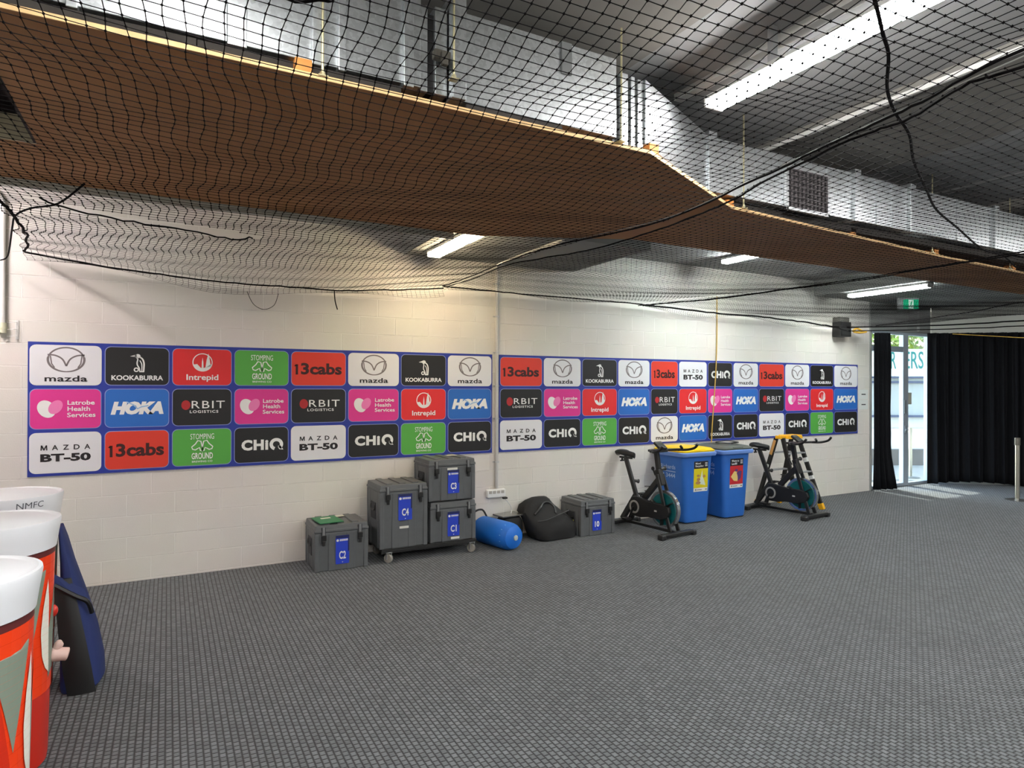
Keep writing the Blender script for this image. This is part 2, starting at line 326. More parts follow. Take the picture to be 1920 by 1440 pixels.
def art(kind, w, h):
    """-> list of (part name, material, polygons list, text list) in tile coordinates centred on 0,0"""
    A = []
    if kind == 'maz':
        P = stroke(arc(0, .14*h, .375*h, .30*h, 12, 168, 16), .036*h)+stroke(arc(0, .14*h, .375*h, .30*h, 168, 372, 26), [.026*h+.024*h*abs(math.cos(R(168+204*k/26))) for k in range(27)])
        P += stroke([(p.x, p.y) for p in path([(-.38*h, .26*h, 0), (-.22*h, .24*h, 0), (-.08*h, .15*h, 0), (0, -.02*h, 0)], 5)], .036*h)
        P += stroke([(p.x, p.y) for p in path([(.38*h, .26*h, 0), (.22*h, .24*h, 0), (.08*h, .15*h, 0), (0, -.02*h, 0)], 5)], .036*h)
        P += stroke([(-.325*h, .235*h), (-.30*h, .04*h), (-.24*h, -.06*h)], .028*h)+stroke([(.325*h, .235*h), (.30*h, .04*h), (.24*h, -.06*h)], .028*h)
        A.append(('emblem', I_gr, P, [])); A.append(('lettering', I_k, [], [text2d('mazda', 0, -.33*h, .88*h, .15*h, .02, spacing=1.05)]))
    elif kind == 'bt':
        A.append(('lettering', I_k, [], [text2d('BT-50', 0, -.12*h, .70*w, .2*h, .045)]))
        mx, lw, lh = -.30*w, .085*w, .125*h; y0, y1 = .13*h-lh/2, .13*h+lh/2
        A.append(('lettering', I_k, stroke([(mx-lw*.46, y0), (mx-lw*.40, y1)], .024*h)+stroke([(mx+lw*.46, y0), (mx+lw*.40, y1)], .024*h)+[[(mx-lw*.5, y1), (mx-lw*.28, y1), (mx, y0+.3*lh), (mx+.28*lw, y1), (mx+lw*.5, y1), (mx+.08*lw, y0), (mx-.08*lw, y0)]],
                  [text2d(ch, -.30*w+.15*w*(i_+1), .13*h, lw, lh, .02) for i_, ch in enumerate('AZDA')]))
    elif kind == 'koo':
        k = h*.9
        P = []
        def add(pts, wd): P.extend(stroke([(p.x*k, p.y*k) for p in path([(a, b_, 0) for a, b_ in pts], 4)], wd*k))
        P += [disc(0, .295*k, .07*k, .06*k, 14), [(-.19*k, .285*k), (-.03*k, .345*k), (-.03*k, .265*k)]]
        add([(-.035, .26), (.0, .2), (-.015, .12), (-.01, .04), (.035, -.05), (.055, -.15)], .034); add([(.05, .27), (.12, .21), (.155, .10), (.155, -.03), (.145, -.16)], .04)
        add([(.05, .17), (.095, .08), (.105, -.03), (.10, -.15)], .026); P += stroke([(.04*k, -.155*k), (.16*k, -.155*k)], .03*k)
        P += stroke(arc(-.035*k, -.10*k, .05*k, .05*k, 0, 360, 16), .032*k)
        A.append(('emblem', I_w, P, [])); A.append(('lettering', I_w, [], [text2d('KOOKABURRA', 0, -.30*h, .78*w if w < h*1.45 else .8*w, .13*h, .03)]))
    elif kind == 'int':
        c = (0, .13*h); r = .235*h
        P = stroke(arc(c[0], c[1], r, r, 30, 330 if False else 390, 34), .024*h)
        P += [[(-r*.92, c[1]-.25*r), (-.55*r, c[1]-.2*r), (-.2*r, c[1]-.62*r), (.1*r, c[1]-.65*r), (.45*r, c[1]-.5*r), (.9*r, c[1]-.2*r)]+[(c[0]+r*.97*math.cos(R(a)), c[1]+r*.97*math.sin(R(a))) for a in range(-15, -166, -15)]]
        P += [[(-.1*r, c[1]-.7*r), (-.07*r, c[1]+.05*r), (0, c[1]+.55*r), (.07*r, c[1]+.05*r), (.1*r, c[1]-.7*r)]]
        P += [[(.3*r, c[1]-.6*r), (.42*r, c[1]+.3*r), (.6*r, c[1]+1.05*r), (.75*r, c[1]+.3*r), (.85*r, c[1]-.4*r)]]
        A.append(('emblem', I_w, P, [])); A.append(('lettering', I_w, [], [text2d('Intrepid', 0, -.295*h, min(.6*w, .78*h), .2*h, .02)]))
    elif kind == 'cab' or kind == 'cas':
        s_ = .84 if kind == 'cab' else .76
        hh = min(.34*h, .2*w*1.25)
        x1 = -.5*s_*w; A.append(('lettering', I_br, [[(x1, -hh*.5), (x1+.05*s_*w, -hh*.5), (x1+.05*s_*w, hh*.36), (x1, hh*.36)], [(x1-.03*s_*w, hh*.22), (x1, hh*.36), (x1+.05*s_*w, hh*.36), (x1, hh*.18)]], [text2d('3cabs', .055*s_*w, 0, .89*s_*w, hh, .035)]))
    elif kind == 'sto':
        k = h
        def boot(sx):
            p = [(.03, .15), (.10, .17), (.15, .08), (.23, .0), (.21, -.06), (.15, -.08), (.11, -.05), (.06, -.02), (.04, -.1), (-.0, -.12), (.0, -.02)]
            return [(sx*x*k, y*k+.01*k) for x, y in p]
        P = stroke(boot(1.12), .028*k, True)+stroke(boot(-1.12), .028*k, True)
        A.append(('emblem', I_w, P, [])); A.append(('lettering', I_w, [], [text2d('STOMPING', 0, .29*h, .58*h, .15*h, 0), text2d('GROUND', 0, -.235*h, .52*h, .17*h, .02), text2d('BREWING CO', 0, -.385*h, .5*h, .05*h, .01)]))
    elif kind == 'lat':
        A.append(('emblem', I_w, [disc(-.27*w, 0, .175*h, .225*h, rot=R(28))], []))
        A.append(('emblem', I_pk, [disc(-.27*w+.185*h, .045*h, .13*h, .185*h, rot=R(-32))], []))
        A.append(('lettering', I_w, [], [text2d('Latrobe\nHealth\nServices', .215*w, 0, .40*w, .42*h, .016, line=1.0)]))
    elif kind == 'hok':
        P = stroke([(-.17*w, .16*h), (-.06*w, .08*h), (0, -.02*h), (.06*w, .03*h), (.17*w, .06*h)], .03*h)
        A.append(('lettering', I_w, [], [text2d('HOKA', 0, 0, .82*w, .34*h, .075, shear=.24)])); A.append(('emblem', I_pb, P, []))
    elif kind == 'orb':
        A.append(('emblem', I_rd, [disc(-.275*w, .06*h, .075*w, .088*w*1.0)], []))
        A.append(('lettering', I_w, [], [text2d('RBIT', .1*w, .07*h, .56*w, .2*h, .0, spacing=1.15), text2d('LOGISTICS', .03*w, -.12*h, .48*w, .075*h, .02, spacing=1.2)]))
    elif kind == 'chi':
        wd = .74*w; hh = .3*h
        c = (.27*w, .0); r = hh*.44
        P = stroke(arc(c[0], c[1], r*1.05, r, -62, 250, 26), .09*h)+[[(c[0]+.3*r, -.05*h), (c[0]+.75*r, -.03*h), (c[0]+1.45*r, -hh*.52), (c[0]+.9*r, -hh*.52)]]
        A.append(('lettering', I_w, P, [text2d('CHi', -.125*w, 0, .49*w, hh, .05, spacing=1.12)]))
    return A
def sponsor_board(xs, rows, z0, z1, label, y=WY):
    t = thing('sponsor_board', label, 'sign', ((xs[0]+xs[-1])/2, y-.011, (z0+z1)/2)); ox, oy, oz = t.location
    MB().box(xs[0]-ox, xs[-1]-ox, -.0, .008, z0-oz, z1-oz).build('backing_panel', M_board, t)
    n = len(rows); hz = (z1-z0-.02)/n
    for r, row in enumerate(rows):
        zc = z1-.010-hz*(r+.5); h = hz-.03
        for c, kind in enumerate(row):
            xa = xs[c]+.012; xb = xs[c+1]-.012; w = xb-xa; xc = (xa+xb)/2
            b = MB(); b.m = 1; b.flat([rrect(-w/2, w/2, -h/2, h/2, .05)], wallT(0, -.0012, 0)); b.m = 0; b.flat([rrect(-w/2+.006, w/2-.006, -h/2+.006, h/2-.006, .046)], wallT(0, -.0024, 0))
            tile = b.build('sponsor_tile', [C_t[TILE[kind]], C_t['w'] if TILE[kind] == 'w' else M_rim], t, loc=(xc-ox, 0, zc-oz))
            for i, (nm, m, P, T) in enumerate(art(kind, w, h)):
                TT = wallT(0, -.0034-.001*i, 0)
                if len(T) < 2 or P: q = MB().flat(P, TT); [q.mesh2d(vf, TT) for vf in T]; q.build(nm, m, tile)
                else:
                    for vf in T: MB().mesh2d(vf, TT).build(nm, m, tile)
    return t
XL = [-1.093, -.53, .021, .574, 1.121, 1.718, 2.316, 2.891, 3.488]
XR = [3.583, 4.211, 4.803, 5.4, 5.971, 6.497, 7.064, 7.596, 8.157, 8.762, 9.376, 9.997, 10.654]
sponsor_board(XL, [['maz', 'koo', 'int', 'sto', 'cab', 'maz', 'koo', 'maz'], ['lat', 'hok', 'orb', 'lat', 'orb', 'lat', 'int', 'hok'], ['bt', 'cab', 'sto', 'chi', 'bt', 'chi', 'sto', 'chi']],
              1.035, 2.235, 'blue sponsor board eight tiles wide, left of the wall conduit')
sponsor_board(XR, [['cab', 'maz', 'koo', 'maz', 'cas', 'bt', 'chi', 'maz', 'cab', 'maz', 'koo', 'maz'], ['orb', 'lat', 'int', 'hok', 'orb', 'int', 'lat', 'hok', 'orb', 'lat', 'int', 'hok'],
                   ['bt', 'chi', 'sto', 'chi', 'maz', 'hok', 'koo', 'chi', 'bt', 'chi', 'sto', 'chi']],
              1.035, 2.235, 'longer blue sponsor board twelve tiles wide, above the bins and bikes')

# ------------------------------------------------------------------ storage crates and dolly
M_lab = mat('label_blue', (36, 66, 196), .45); M_labd = mat('label_dark', (20, 30, 90), .45); M_recess_shade = mat('crate_recess_shade', (48, 50, 54), .7)
def crate(x, y, z, w, d, h, code, label, lab, lid=.085, latch=None, tape=None, stickers=()):
    """x,y,z: front-left-bottom corner; lab: x-centre, z-centre, width, height of the blue label (relative)"""
    t = thing('storage_crate', label, 'crate', (x+w/2, y+d/2, z), group='grey moulded storage crates by the wall')
    hw, hd = w/2, d/2
    b = MB(); b.box(-hw+.018, hw-.018, -hd+.018, hd-.018, 0, h-lid, top=(-hw+.006, hw-.006, -hd+.006, hd-.006))
    for sx in (-1, 1):                               # stout corner posts and pilasters
        for sy in (-1, 1): b.box(min(sx*hw*.99, sx*(hw-.05)), max(sx*hw*.99, sx*(hw-.05)), min(sy*hd*.985, sy*(hd-.05)), max(sy*hd*.985, sy*(hd-.05)), 0, h-lid)
        for sy in (-1, 1): b.box(sx*w*.165-.045, sx*w*.165+.045, min(sy*hd*.985, sy*(hd-.04)), max(sy*hd*.985, sy*(hd-.04)), .0, h-lid-.01)
        b.box(min(sx*hw*.985, sx*(hw-.04)), max(sx*hw*.985, sx*(hw-.04)), hd-.14, hd-.09, 0, h-lid-.01); b.box(min(sx*hw*.985, sx*(hw-.04)), max(sx*hw*.985, sx*(hw-.04)), -hd+.09, -hd+.14, 0, h-lid-.01)
    b.box(-.07, .07, -hd+.008, -hd+.03, .0, h-lid-.01)
    b.build('body', M_grey, t, bevel=.009, smooth=False)
    b = MB(); b.box(-hw+.004, hw-.004, -hd+.004, hd-.004, h-lid+.002, h-.012, top=(-hw+.012, hw-.012, -hd+.012, hd-.012))
    for k in (-.27, 0.0, .27): b.box(k*w-.035, k*w+.035, -hd+.05, hd-.03, h-.014, h)
    b.box(-hw, hw, -hd, hd, h-lid+.002, h-lid+.03)
    b.build('lid', M_grey, t, bevel=.010)
    for sx in (-1, 1):
        xc = sx*w*.335
        b = MB(); b.box(xc-.022, xc+.022, -hd-.001, -hd+.012, h-lid-.10, h-.03); b.build('latch_shade_plate', M_recess_shade, t, bevel=.003)  # dark plate painted as the shade of a latch channel
        b = MB(); b.box(xc-.012, xc+.012, -hd-.012, -hd-.001, h-lid-.035, h-.028); la = b.build('latch', mat('latch_grey', (120, 122, 124), .5), t, bevel=.003)
        b = MB(); b.box(xc-.024, xc+.024, -hd-.026, -hd-.001, h-lid-.075, h-lid-.02); b.box(xc-.013, xc+.013, -hd-.022, -hd-.003, h-lid-.125, h-lid-.075); b.build('latch_tongue', M_black, la, bevel=.005)
    for sx in (-1, 1):                               # handle on each end; a dark plate paints the shade of a recess
        xo = sx*hw; hz = min(h-lid-.12, h*.62)
        b = MB(); b.box(min(xo, xo-sx*.02), max(xo, xo-sx*.02), -.09, .09, hz-.13, hz+.05); g = b.build('handle_shade_plate', M_recess_shade, t, bevel=.01)
        b = MB(); b.tube(path([(xo-sx*.006, -.07, hz+.02), (xo, -.06, hz-.03), (xo, .06, hz-.03), (xo-sx*.006, .07, hz+.02)], 4), .011, 8); b.build('handle', M_black, g, smooth=True)
    lx, lz, lw, lh = lab
    b = MB(); T = wallT(lx-hw, -hd-.0032, lz)
    b.flat([rrect(-lw/2, lw/2, -lh/2, lh/2, .008)], T); L = b.build('name_label', M_lab, t)
    b = MB(); T = wallT(lx-hw, -hd-.0042, lz); b.m = 0
    b.flat([rrect(-lw/2, lw/2, lh*.40, lh/2, .004)], T); b.flat([[(lw*.5, lh*.4), (lw*.5, -lh*.04), (lw*.40, -lh*.1), (lw*.40, lh*.4)]], T)
    b.build('label_band', M_labd, L)
    b = MB(); T = wallT(lx-hw, -hd-.0052, lz)
    b.mesh2d(text2d(code, 0, -lh*.19, lw*.5, lh*.28, .03), T); b.build('lettering', I_w, L); b = MB(); b.flat([disc(-lw*.36, lh*.33, lw*.09), [(-.05*lw, -lh*.42), (.05*lw, -lh*.42), (.0, -lh*.46)]], T)
    for k in range(7): b.flat([[(-lw*.2+k*lw*.088, lh*.30), (-lw*.2+k*lw*.088+lw*.06, lh*.30), (-lw*.2+k*lw*.088+lw*.06, lh*.37), (-lw*.2+k*lw*.088, lh*.37)]], T)
    b.build('header_mark', I_w, L)
    if tape:
        tx, tz, tw = tape
        b = MB(); b.box(tx-hw-tw/2, tx-hw+tw/2, -hd-.006, -hd-.003, tz-.012, tz+.012); b.build('tape_strip', mat('white_tape', (222, 222, 214), .6), t)
    for (sx, sy, sw, sd) in stickers:
        b = MB(); b.box(sx-sw/2, sx+sw/2, sy-sd/2, sy+sd/2, h, h+.002); b.build('top_sticker', mat('paper', (228, 224, 208), .7), t)
    return t
crate(1.272, 6.46, 0, .542, .49, .47, 'C2', 'grey crate marked C2 standing on the carpet, left of the dolly, green folder on top', (.275, .205, .135, .285), stickers=((.04, .12, .13, .07),))
crate(1.925, 6.45, .15, .53, .50, .675, 'C4', 'tall grey crate marked C4 on the left half of the wheeled dolly', (.275, .425, .15, .275), tape=(.262, .215, .10))
crate(2.487, 6.47, .15, .547, .48, .445, 'C1', 'grey crate marked C1 on the dolly, under crate C3', (.272, .19, .14, .265), tape=(.29, .035, .10))
crate(2.468, 6.47, .597, .558, .48, .46, 'C3', 'grey crate marked C3, topmost of the stack on the dolly', (.29, .205, .135, .255), tape=(.275, .345, .12), stickers=((.10, .05, .12, .08),))
crate(4.452, 6.48, 0, .522, .47, .448, '10', 'grey crate marked 10 on the carpet beside the large black bag', (.238, .19, .135, .255))
t = thing('wheeled_dolly', 'flat black dolly on four castors carrying crates C4, C1 and C3', 'dolly', (2.5, 6.70, 0))
b = MB(); b.box(-.55, .535, -.235, .255, .128, .149); b.box(-.55, .535, -.235, -.19, .10, .13); b.box(-.55, .535, .21, .255, .10, .13); b.build('deck', M_black, t, bevel=.004)
M_wheel = mat('castor_grey', (150, 146, 138), .5)
for cx, cy in ((-.47, -.215), (.48, -.215), (-.47, .2), (.48, .2)):
    b = MB(); b.box(cx-.035, cx+.035, cy-.03, cy+.03, .108, .114); b.box(cx-.028, cx-.022, cy-.03, cy+.025, .04, .11); b.box(cx+.022, cx+.028, cy-.03, cy+.025, .04, .11)
    c_ = b.build('castor', M_alu, t, bevel=.002)
    b = MB(); b.lathe([(.02, -.017), (.044, -.017), (.048, -.010), (.048, .010), (.044, .017), (.02, .017)], 20, Matrix.Translation((cx, cy, .048)) @ Matrix.Rotation(R(40), 4, 'Z') @ Matrix.Rotation(R(90), 4, 'Y')); b.build('castor_wheel', M_wheel, c_, smooth=True)
t = thing('folder', 'green folder lying on top of crate C2', 'folder', (1.44, 6.66, .472), R(4))
MB().box(-.12, .12, -.165, .165, 0, .008).build('cover', mat('green_card', (34, 118, 72), .5), t, bevel=.002)
MB().box(-.05, .05, .04, .09, .008, .009).build('folder_label', mat('paper', (228, 224, 208), .7), t)
# blue roll, small bag with laptop, large black bag
t = thing('punching_bag', 'blue padded roll lying on the carpet between the dolly and the black bags', 'roll', (3.41, 6.29, .155))
ax = Vector((-.13, .58, 0)); ln = ax.length; q = Matrix.Rotation(math.atan2(ax.y, ax.x), 4, 'Z') @ Matrix.Rotation(R(90), 4, 'Y')
M_bl = mat('roll_blue', (28, 110, 208), .45, bump=.1, bscale=24)
MB().lathe([(.03, -.035), (.08, -.03), (.125, -.008), (.148, .04), (.154, .09), (.154, ln-.05), (.14, ln-.02), (.09, ln)], 40, q).build('body', M_bl, t, smooth=True)
b = MB(); b.lathe([(.005, -.05), (.026, -.048), (.03, -.043), (.03, -.03)], 18, q @ Matrix.Translation((.0, .0, .0))); b.build('valve', mat('valve_grey', (170, 180, 180), .4), t, smooth=True)
b = MB()
for k in range(14):
    a = 2*PI*k/14; b.add([(q @ Vector((.152*math.cos(a+da), .152*math.sin(a+da), zz))) for da, zz in ((-.03, .05), (.03, .06), (.03, .085), (-.03, .075))], [(0, 1, 2, 3)])
b.build('stitching', mat('stitch_blue', (120, 170, 226), .6), t)
b = MB(); e = ax; b.tube(path([e+Vector((-.10, -.05, .11)), e+Vector((-.08, .0, .20)), e+Vector((.02, .0, .22)), e+Vector((.06, -.05, .135))], 5), .012, 6); b.build('strap', M_black, t, smooth=True)
M_bag = mat('bag_black', (24, 24, 25), .8, bump=.3, bscale=18)
def lump(rings, n=22, jit=.03, seed=1):
    """rings: (cx,cy,z,rx,ry,power) -> rounded, slightly slumped bag mesh"""
    rnd = random.Random(seed); out = []
    ph = [rnd.uniform(0, 6.28) for _ in range(6)]
    for i, (cx, cy, z, rx, ry, pw) in enumerate(rings):
        ring = []
        for j in range(n):
            a = 2*PI*j/n; c, s_ = math.cos(a), math.sin(a)
            k = 1+jit*(math.sin(3*a+ph[0]+i*.7)+.7*math.sin(5*a+ph[1]-i*1.1)+.5*math.sin(8*a+ph[2]+i*1.7))
            ring.append((cx+rx*k*math.copysign(abs(c)**pw, c), cy+ry*k*math.copysign(abs(s_)**pw, s_), z+.3*jit*rx*math.sin(2*a+ph[3])))
        out.append(ring)
    return out
t = thing('sports_bag', 'small black bag under the closed laptop, against the wall', 'bag', (3.65, 6.84, 0))
MB().loft(lump([(0, 0, .0, .11, .10, .5), (0, 0, .015, .135, .13, .5), (0, 0, .12, .145, .14, .55), (0, 0, .22, .14, .135, .55), (0, 0, .265, .12, .11, .6), (0, 0, .278, .05, .05, .8)], jit=.012)).build('bag_body', M_bag, t, smooth=True)
b = MB(); b.tube([(-.13, -.02, .23), (-.05, -.115, .235), (.06, -.118, .235), (.13, -.03, .23)], .006, 6); b.build('zip', M_black, t)
t = thing('laptop', 'closed silver grey laptop lying on the small black bag', 'laptop', (3.635, 6.84, .282), R(6))
MB().box(-.155, .155, -.11, .11, 0, .009).build('base', mat('laptop_dark', (70, 70, 72), .4), t, bevel=.003)
MB().box(-.155, .155, -.11, .11, .010, .017).build('screen_lid', mat('laptop_grey', (136, 134, 130), .25, metal=.5), t, bevel=.003)
t = thing('holdall', 'large slumped black holdall between the small bag and crate 10', 'bag', (4.10, 6.72, 0))
MB().loft(lump([(.04, -.05, 0, .22, .15, .7), (.04, -.05, .02, .28, .21, .7), (.02, -.03, .10, .30, .24, .72), (.01, -.02, .18, .305, .24, .7), (-.02, .01, .25, .285, .22, .65), (-.06, .06, .32, .26, .17, .6), (-.07, .10, .39, .215, .12, .6), (-.05, .12, .44, .16, .085, .65), (-.03, .13, .468, .10, .05, .7), (-.03, .13, .475, .03, .02, 1)], n=44, jit=.045, seed=4)).build('bag_body', M_bag, t, smooth=True)
b = MB(); b.tube(path([(-.23, -.11, .31), (-.15, -.10, .37), (-.06, -.03, .42), (.04, .0, .41), (.08, -.05, .36), (.05, -.13, .30)], 5), .016, 6); b.build('carry_handle', M_black, t, smooth=True)
b = MB(); b.tube(path([(-.27, -.12, .23), (-.15, -.22, .25), (.02, -.235, .30), (.17, -.2, .33), (.25, -.12, .32)], 6), .007, 6); b.build('zip', mat('zip_grey', (62, 62, 64), .6), t, smooth=True)
b = MB(); b.tube([(.305, -.13, .07), (.31, -.13, .20)], .007, 6); b.build('tag_strip', mat('tag_yellow', (150, 150, 50), .6), t)

# ------------------------------------------------------------------ exercise bikes (local: front towards -y, crossbars along x)
M_bk = mat('bike_black', (26, 26, 27), .45); M_teal = mat('flywheel_teal', (6, 84, 88), .4); M_chr = mat('chrome_rim', (200, 202, 205), .2, metal=.9)
def bike(x, y, rz, label):
    t = thing('exercise_bike', label, 'exercise bike', (x, y, 0), rz, 'black exercise bikes by the wall')
    def seg(name, p0, p1, w, h, m=M_bk, par=None, bev=.006): return MB().bar(p0, p1, w, h).build(name, m, par or t, bevel=bev)
    # s is measured from the front foot backwards (y = s)
    for nm, s_, hw in (('front_foot', 0.0, .275), ('rear_foot', .93, .25)):
        b = MB(); b.bar((-hw, s_, .045), (hw, s_, .045), .07, .045); f_ = b.build(nm, M_bk, t, bevel=.012)
        for sx in (-1, 1):
            b = MB(); b.box(sx*hw-.035, sx*hw+.035, s_-.045, s_+.045, 0, .062); b.build('end_cap', mat('foot_rubber', (40, 40, 41), .35), f_, bevel=.014)
    b = MB(); b.tube([(-.25, .99, .055), (.25, .99, .055)], .02, 10); b.build('transport_roller', M_chr, t, smooth=True)
    seg('base_rail', (0, .02, .055), (0, .93, .055), .045, .035)
    for sx in (-1, 1): seg('fork_blade', (sx*.075, .05, .06), (sx*.05, .29, .74), .022, .05)
    seg('head_tube', (0, .25, .60), (0, .31, .80), .075, .075, bev=.012)
    seg('handlebar_post', (0, .30, .76), (0, .345, 1.02), .045, .06)
    seg('diagonal_frame', (0, .29, .68), (0, .55, .40), .06, .07)
    seg('seat_tube', (0, .95, .07), (0, .70, .42), .05, .07); seg('seat_support', (0, .80, .06), (0, .68, .34), .04, .05)
    seg('seat_post', (0, .68, .38), (0, .895, .90), .04, .055)
    b = MB(); b.tube([(.02, .76, .60), (.075, .74, .59)], .02, 10); b.tube([(.075, .74, .59), (.085, .737, .588)], .028, 10); b.build('adjustment_knob', mat('knob_grey', (60, 60, 60), .5), t, smooth=True)
    b = MB(); b.tube([(.02, .285, .80), (.07, .275, .81)], .02, 10); b.tube([(.07, .275, .81), (.082, .273, .812)], .028, 10); b.build('adjustment_knob', mat('knob_grey', (60, 60, 60), .5), t, smooth=True)
    b = MB(); b.tube([(0, .36, .72), (0, .40, .79)], .012, 8); b.sphere((0, .405, .80), .022, .022, .026, 10, 6); b.build('resistance_lever', M_black, t, smooth=True)
    # saddle
    rings = []
    for s_, hw, zt in ((1.03, .06, .985), (1.0, .10, 1.0), (.94, .105, 1.0), (.88, .075, .99), (.82, .045, .985), (.76, .032, .978), (.73, .018, .97)):
        rings.append([(hw*math.cos(a), s_, zt-.03+.03*math.sin(a) if math.sin(a) > 0 else zt-.03+.045*math.sin(a)) for a in [2*PI*k/12 for k in range(12)]])
    MB().loft(rings).build('saddle', M_black, t, smooth=True)
    b = MB(); b.bar((0, 1.0, .895), (0, .78, .895), .035, .025); b.bar((0, .90, .88), (0, .895, .95), .03, .03); b.tube([(0, .96, .885), (0, .96, .85)], .014, 8); b.tube([(-.03, .96, .85), (.03, .96, .85)], .012, 8); b.build('saddle_slider', M_black, t, bevel=.004)
    # flywheel with teal faces and chrome rim
    T = Matrix.Translation((0, .205, .315)) @ Matrix.Rotation(R(90), 4, 'Y')
    MB().lathe([(.04, -.02), (.20, -.018), (.215, -.024), (.235, -.024), (.235, .024), (.215, .024), (.20, .018), (.04, .02)], 44, T).build('flywheel_rim', M_chr, t, smooth=True)
    fw = MB(); fw.lathe([(.0, -.03), (.195, -.03), (.2, -.022), (.2, .022), (.195, .03), (.0, .03)], 44, T); fw = fw.build('flywheel', M_teal, t, smooth=True)
    b = MB()
    for sx in (-1, 1): b.lathe([(.02, 0), (.075, 0), (.075, .008), (.02, .008)], 24, Matrix.Translation((sx*.034-(.004), .205, .315)) @ Matrix.Rotation(R(90), 4, 'Y'))
    for k in range(3):
        a = 2*PI*k/3+.5
        for sx in (-1, 1): b.bar((sx*.034, .205+.06*math.cos(a), .315+.06*math.sin(a)), (sx*.034, .205+.195*math.cos(a), .315+.195*math.sin(a)), .008, .11, up=(1, 0, 0))
    b.build('flywheel_spokes', M_black, fw)
    # drive cover on the left side, crank ring, pedals
    poly = [(.76, .25), (.755, .34), (.70, .41), (.62, .425), (.38, .385), (.18, .385), (.08, .36), (.06, .30), (.10, .22), (.22, .185), (.42, .185), (.55, .16), (.68, .165)]
    for xo in (-.085,):
        b = MB(); n = len(poly); vs = [(xo, s_, z) for s_, z in poly]+[(xo+.05, s_, z) for s_, z in poly]
        b.add(vs, [tuple(range(n)), tuple(range(2*n-1, n-1, -1))]+[(i, i+n, (i+1) % n+n, (i+1) % n) for i in range(n)])
        dc = b.build('drive_cover', M_bk, t, bevel=.01)
        MB().lathe([(.062, 0), (.084, 0), (.084, .008), (.062, .008), (.062, 0)], 28, Matrix.Translation((xo-.009, .645, .285)) @ Matrix.Rotation(R(90), 4, 'Y'), caps=False).build('crank_ring', mat('ring_grey', (150, 148, 144), .4), dc, smooth=True)
        MB().box(xo-.003, xo, .26, .30, .275, .295).build('maker_badge', mat('badge_pale', (190, 190, 186), .4), dc)
    for sx, dz, ds in ((-1, -.155, .06), (1, .13, .10)):
        b = MB(); b.bar((sx*.11, .645, .285), (sx*.12, .645+ds, .285+dz), .018, .03, up=(1, 0, 0)); cr = b.build('crank_arm', M_black, t, bevel=.003)
        b = MB(); b.box(min(sx*.12, sx*.22), max(sx*.12, sx*.22), .645+ds-.045, .645+ds+.045, .285+dz-.012, .285+dz+.012); b.build('pedal', M_black, cr, bevel=.005)
    # bottle cage behind the diagonal
    b = MB()
    for dz in (0, .06): b.tube([(.0+.035*math.cos(a), .50+.035*math.sin(a), .50+dz) for a in [2*PI*k/12 for k in range(12)]], .004, 5, closed=True)
    b.tube([(0, .465, .44), (0, .465, .57)], .004, 5); b.build('bottle_cage', M_black, t)
    # handlebar: cross bar, two bent outer horns, centre pad and console
    b = MB(); b.tube(path([(-.17, .10, 1.10), (-.22, .12, 1.06), (-.235, .22, 1.045), (-.1, .32, 1.04), (.1, .32, 1.04), (.235, .22, 1.045), (.22, .12, 1.06), (.17, .10, 1.10)], 5), .016, 10)
    b.tube(path([(.235, .20, 1.045), (.30, .10, 1.05), (.315, .0, 1.08), (.31, -.05, 1.13)], 5), .016, 10); b.tube(path([(-.235, .20, 1.045), (-.30, .10, 1.05), (-.315, .0, 1.08), (-.31, -.05, 1.13)], 5), .016, 10)
    b.build('handlebar', M_black, t, smooth=True)
    b = MB(); b.box(-.10, .10, .24, .40, 1.02, 1.05); b.build('handlebar_clamp', M_bk, t, bevel=.008)
    T = Matrix.Translation((0, .28, 1.10)) @ Matrix.Rotation(R(35), 4, 'X')
    b = MB(); b.box(-.065, .065, -.07, .07, -.018, .018, T); c_ = b.build('console', M_black, t, bevel=.01)
    b = MB(); b.box(-.05, .05, -.05, .03, .018, .0195, T); b.build('console_screen', mat('screen_dark', (70, 74, 74), .15), c_)
    return t
bike(5.50, 5.93, R(6), 'black exercise bike with teal flywheel, in front of the yellow-lidded bin')
bike(7.99, 5.86, R(6), 'black exercise bike with teal flywheel, in front of the yellow and black stepladder')

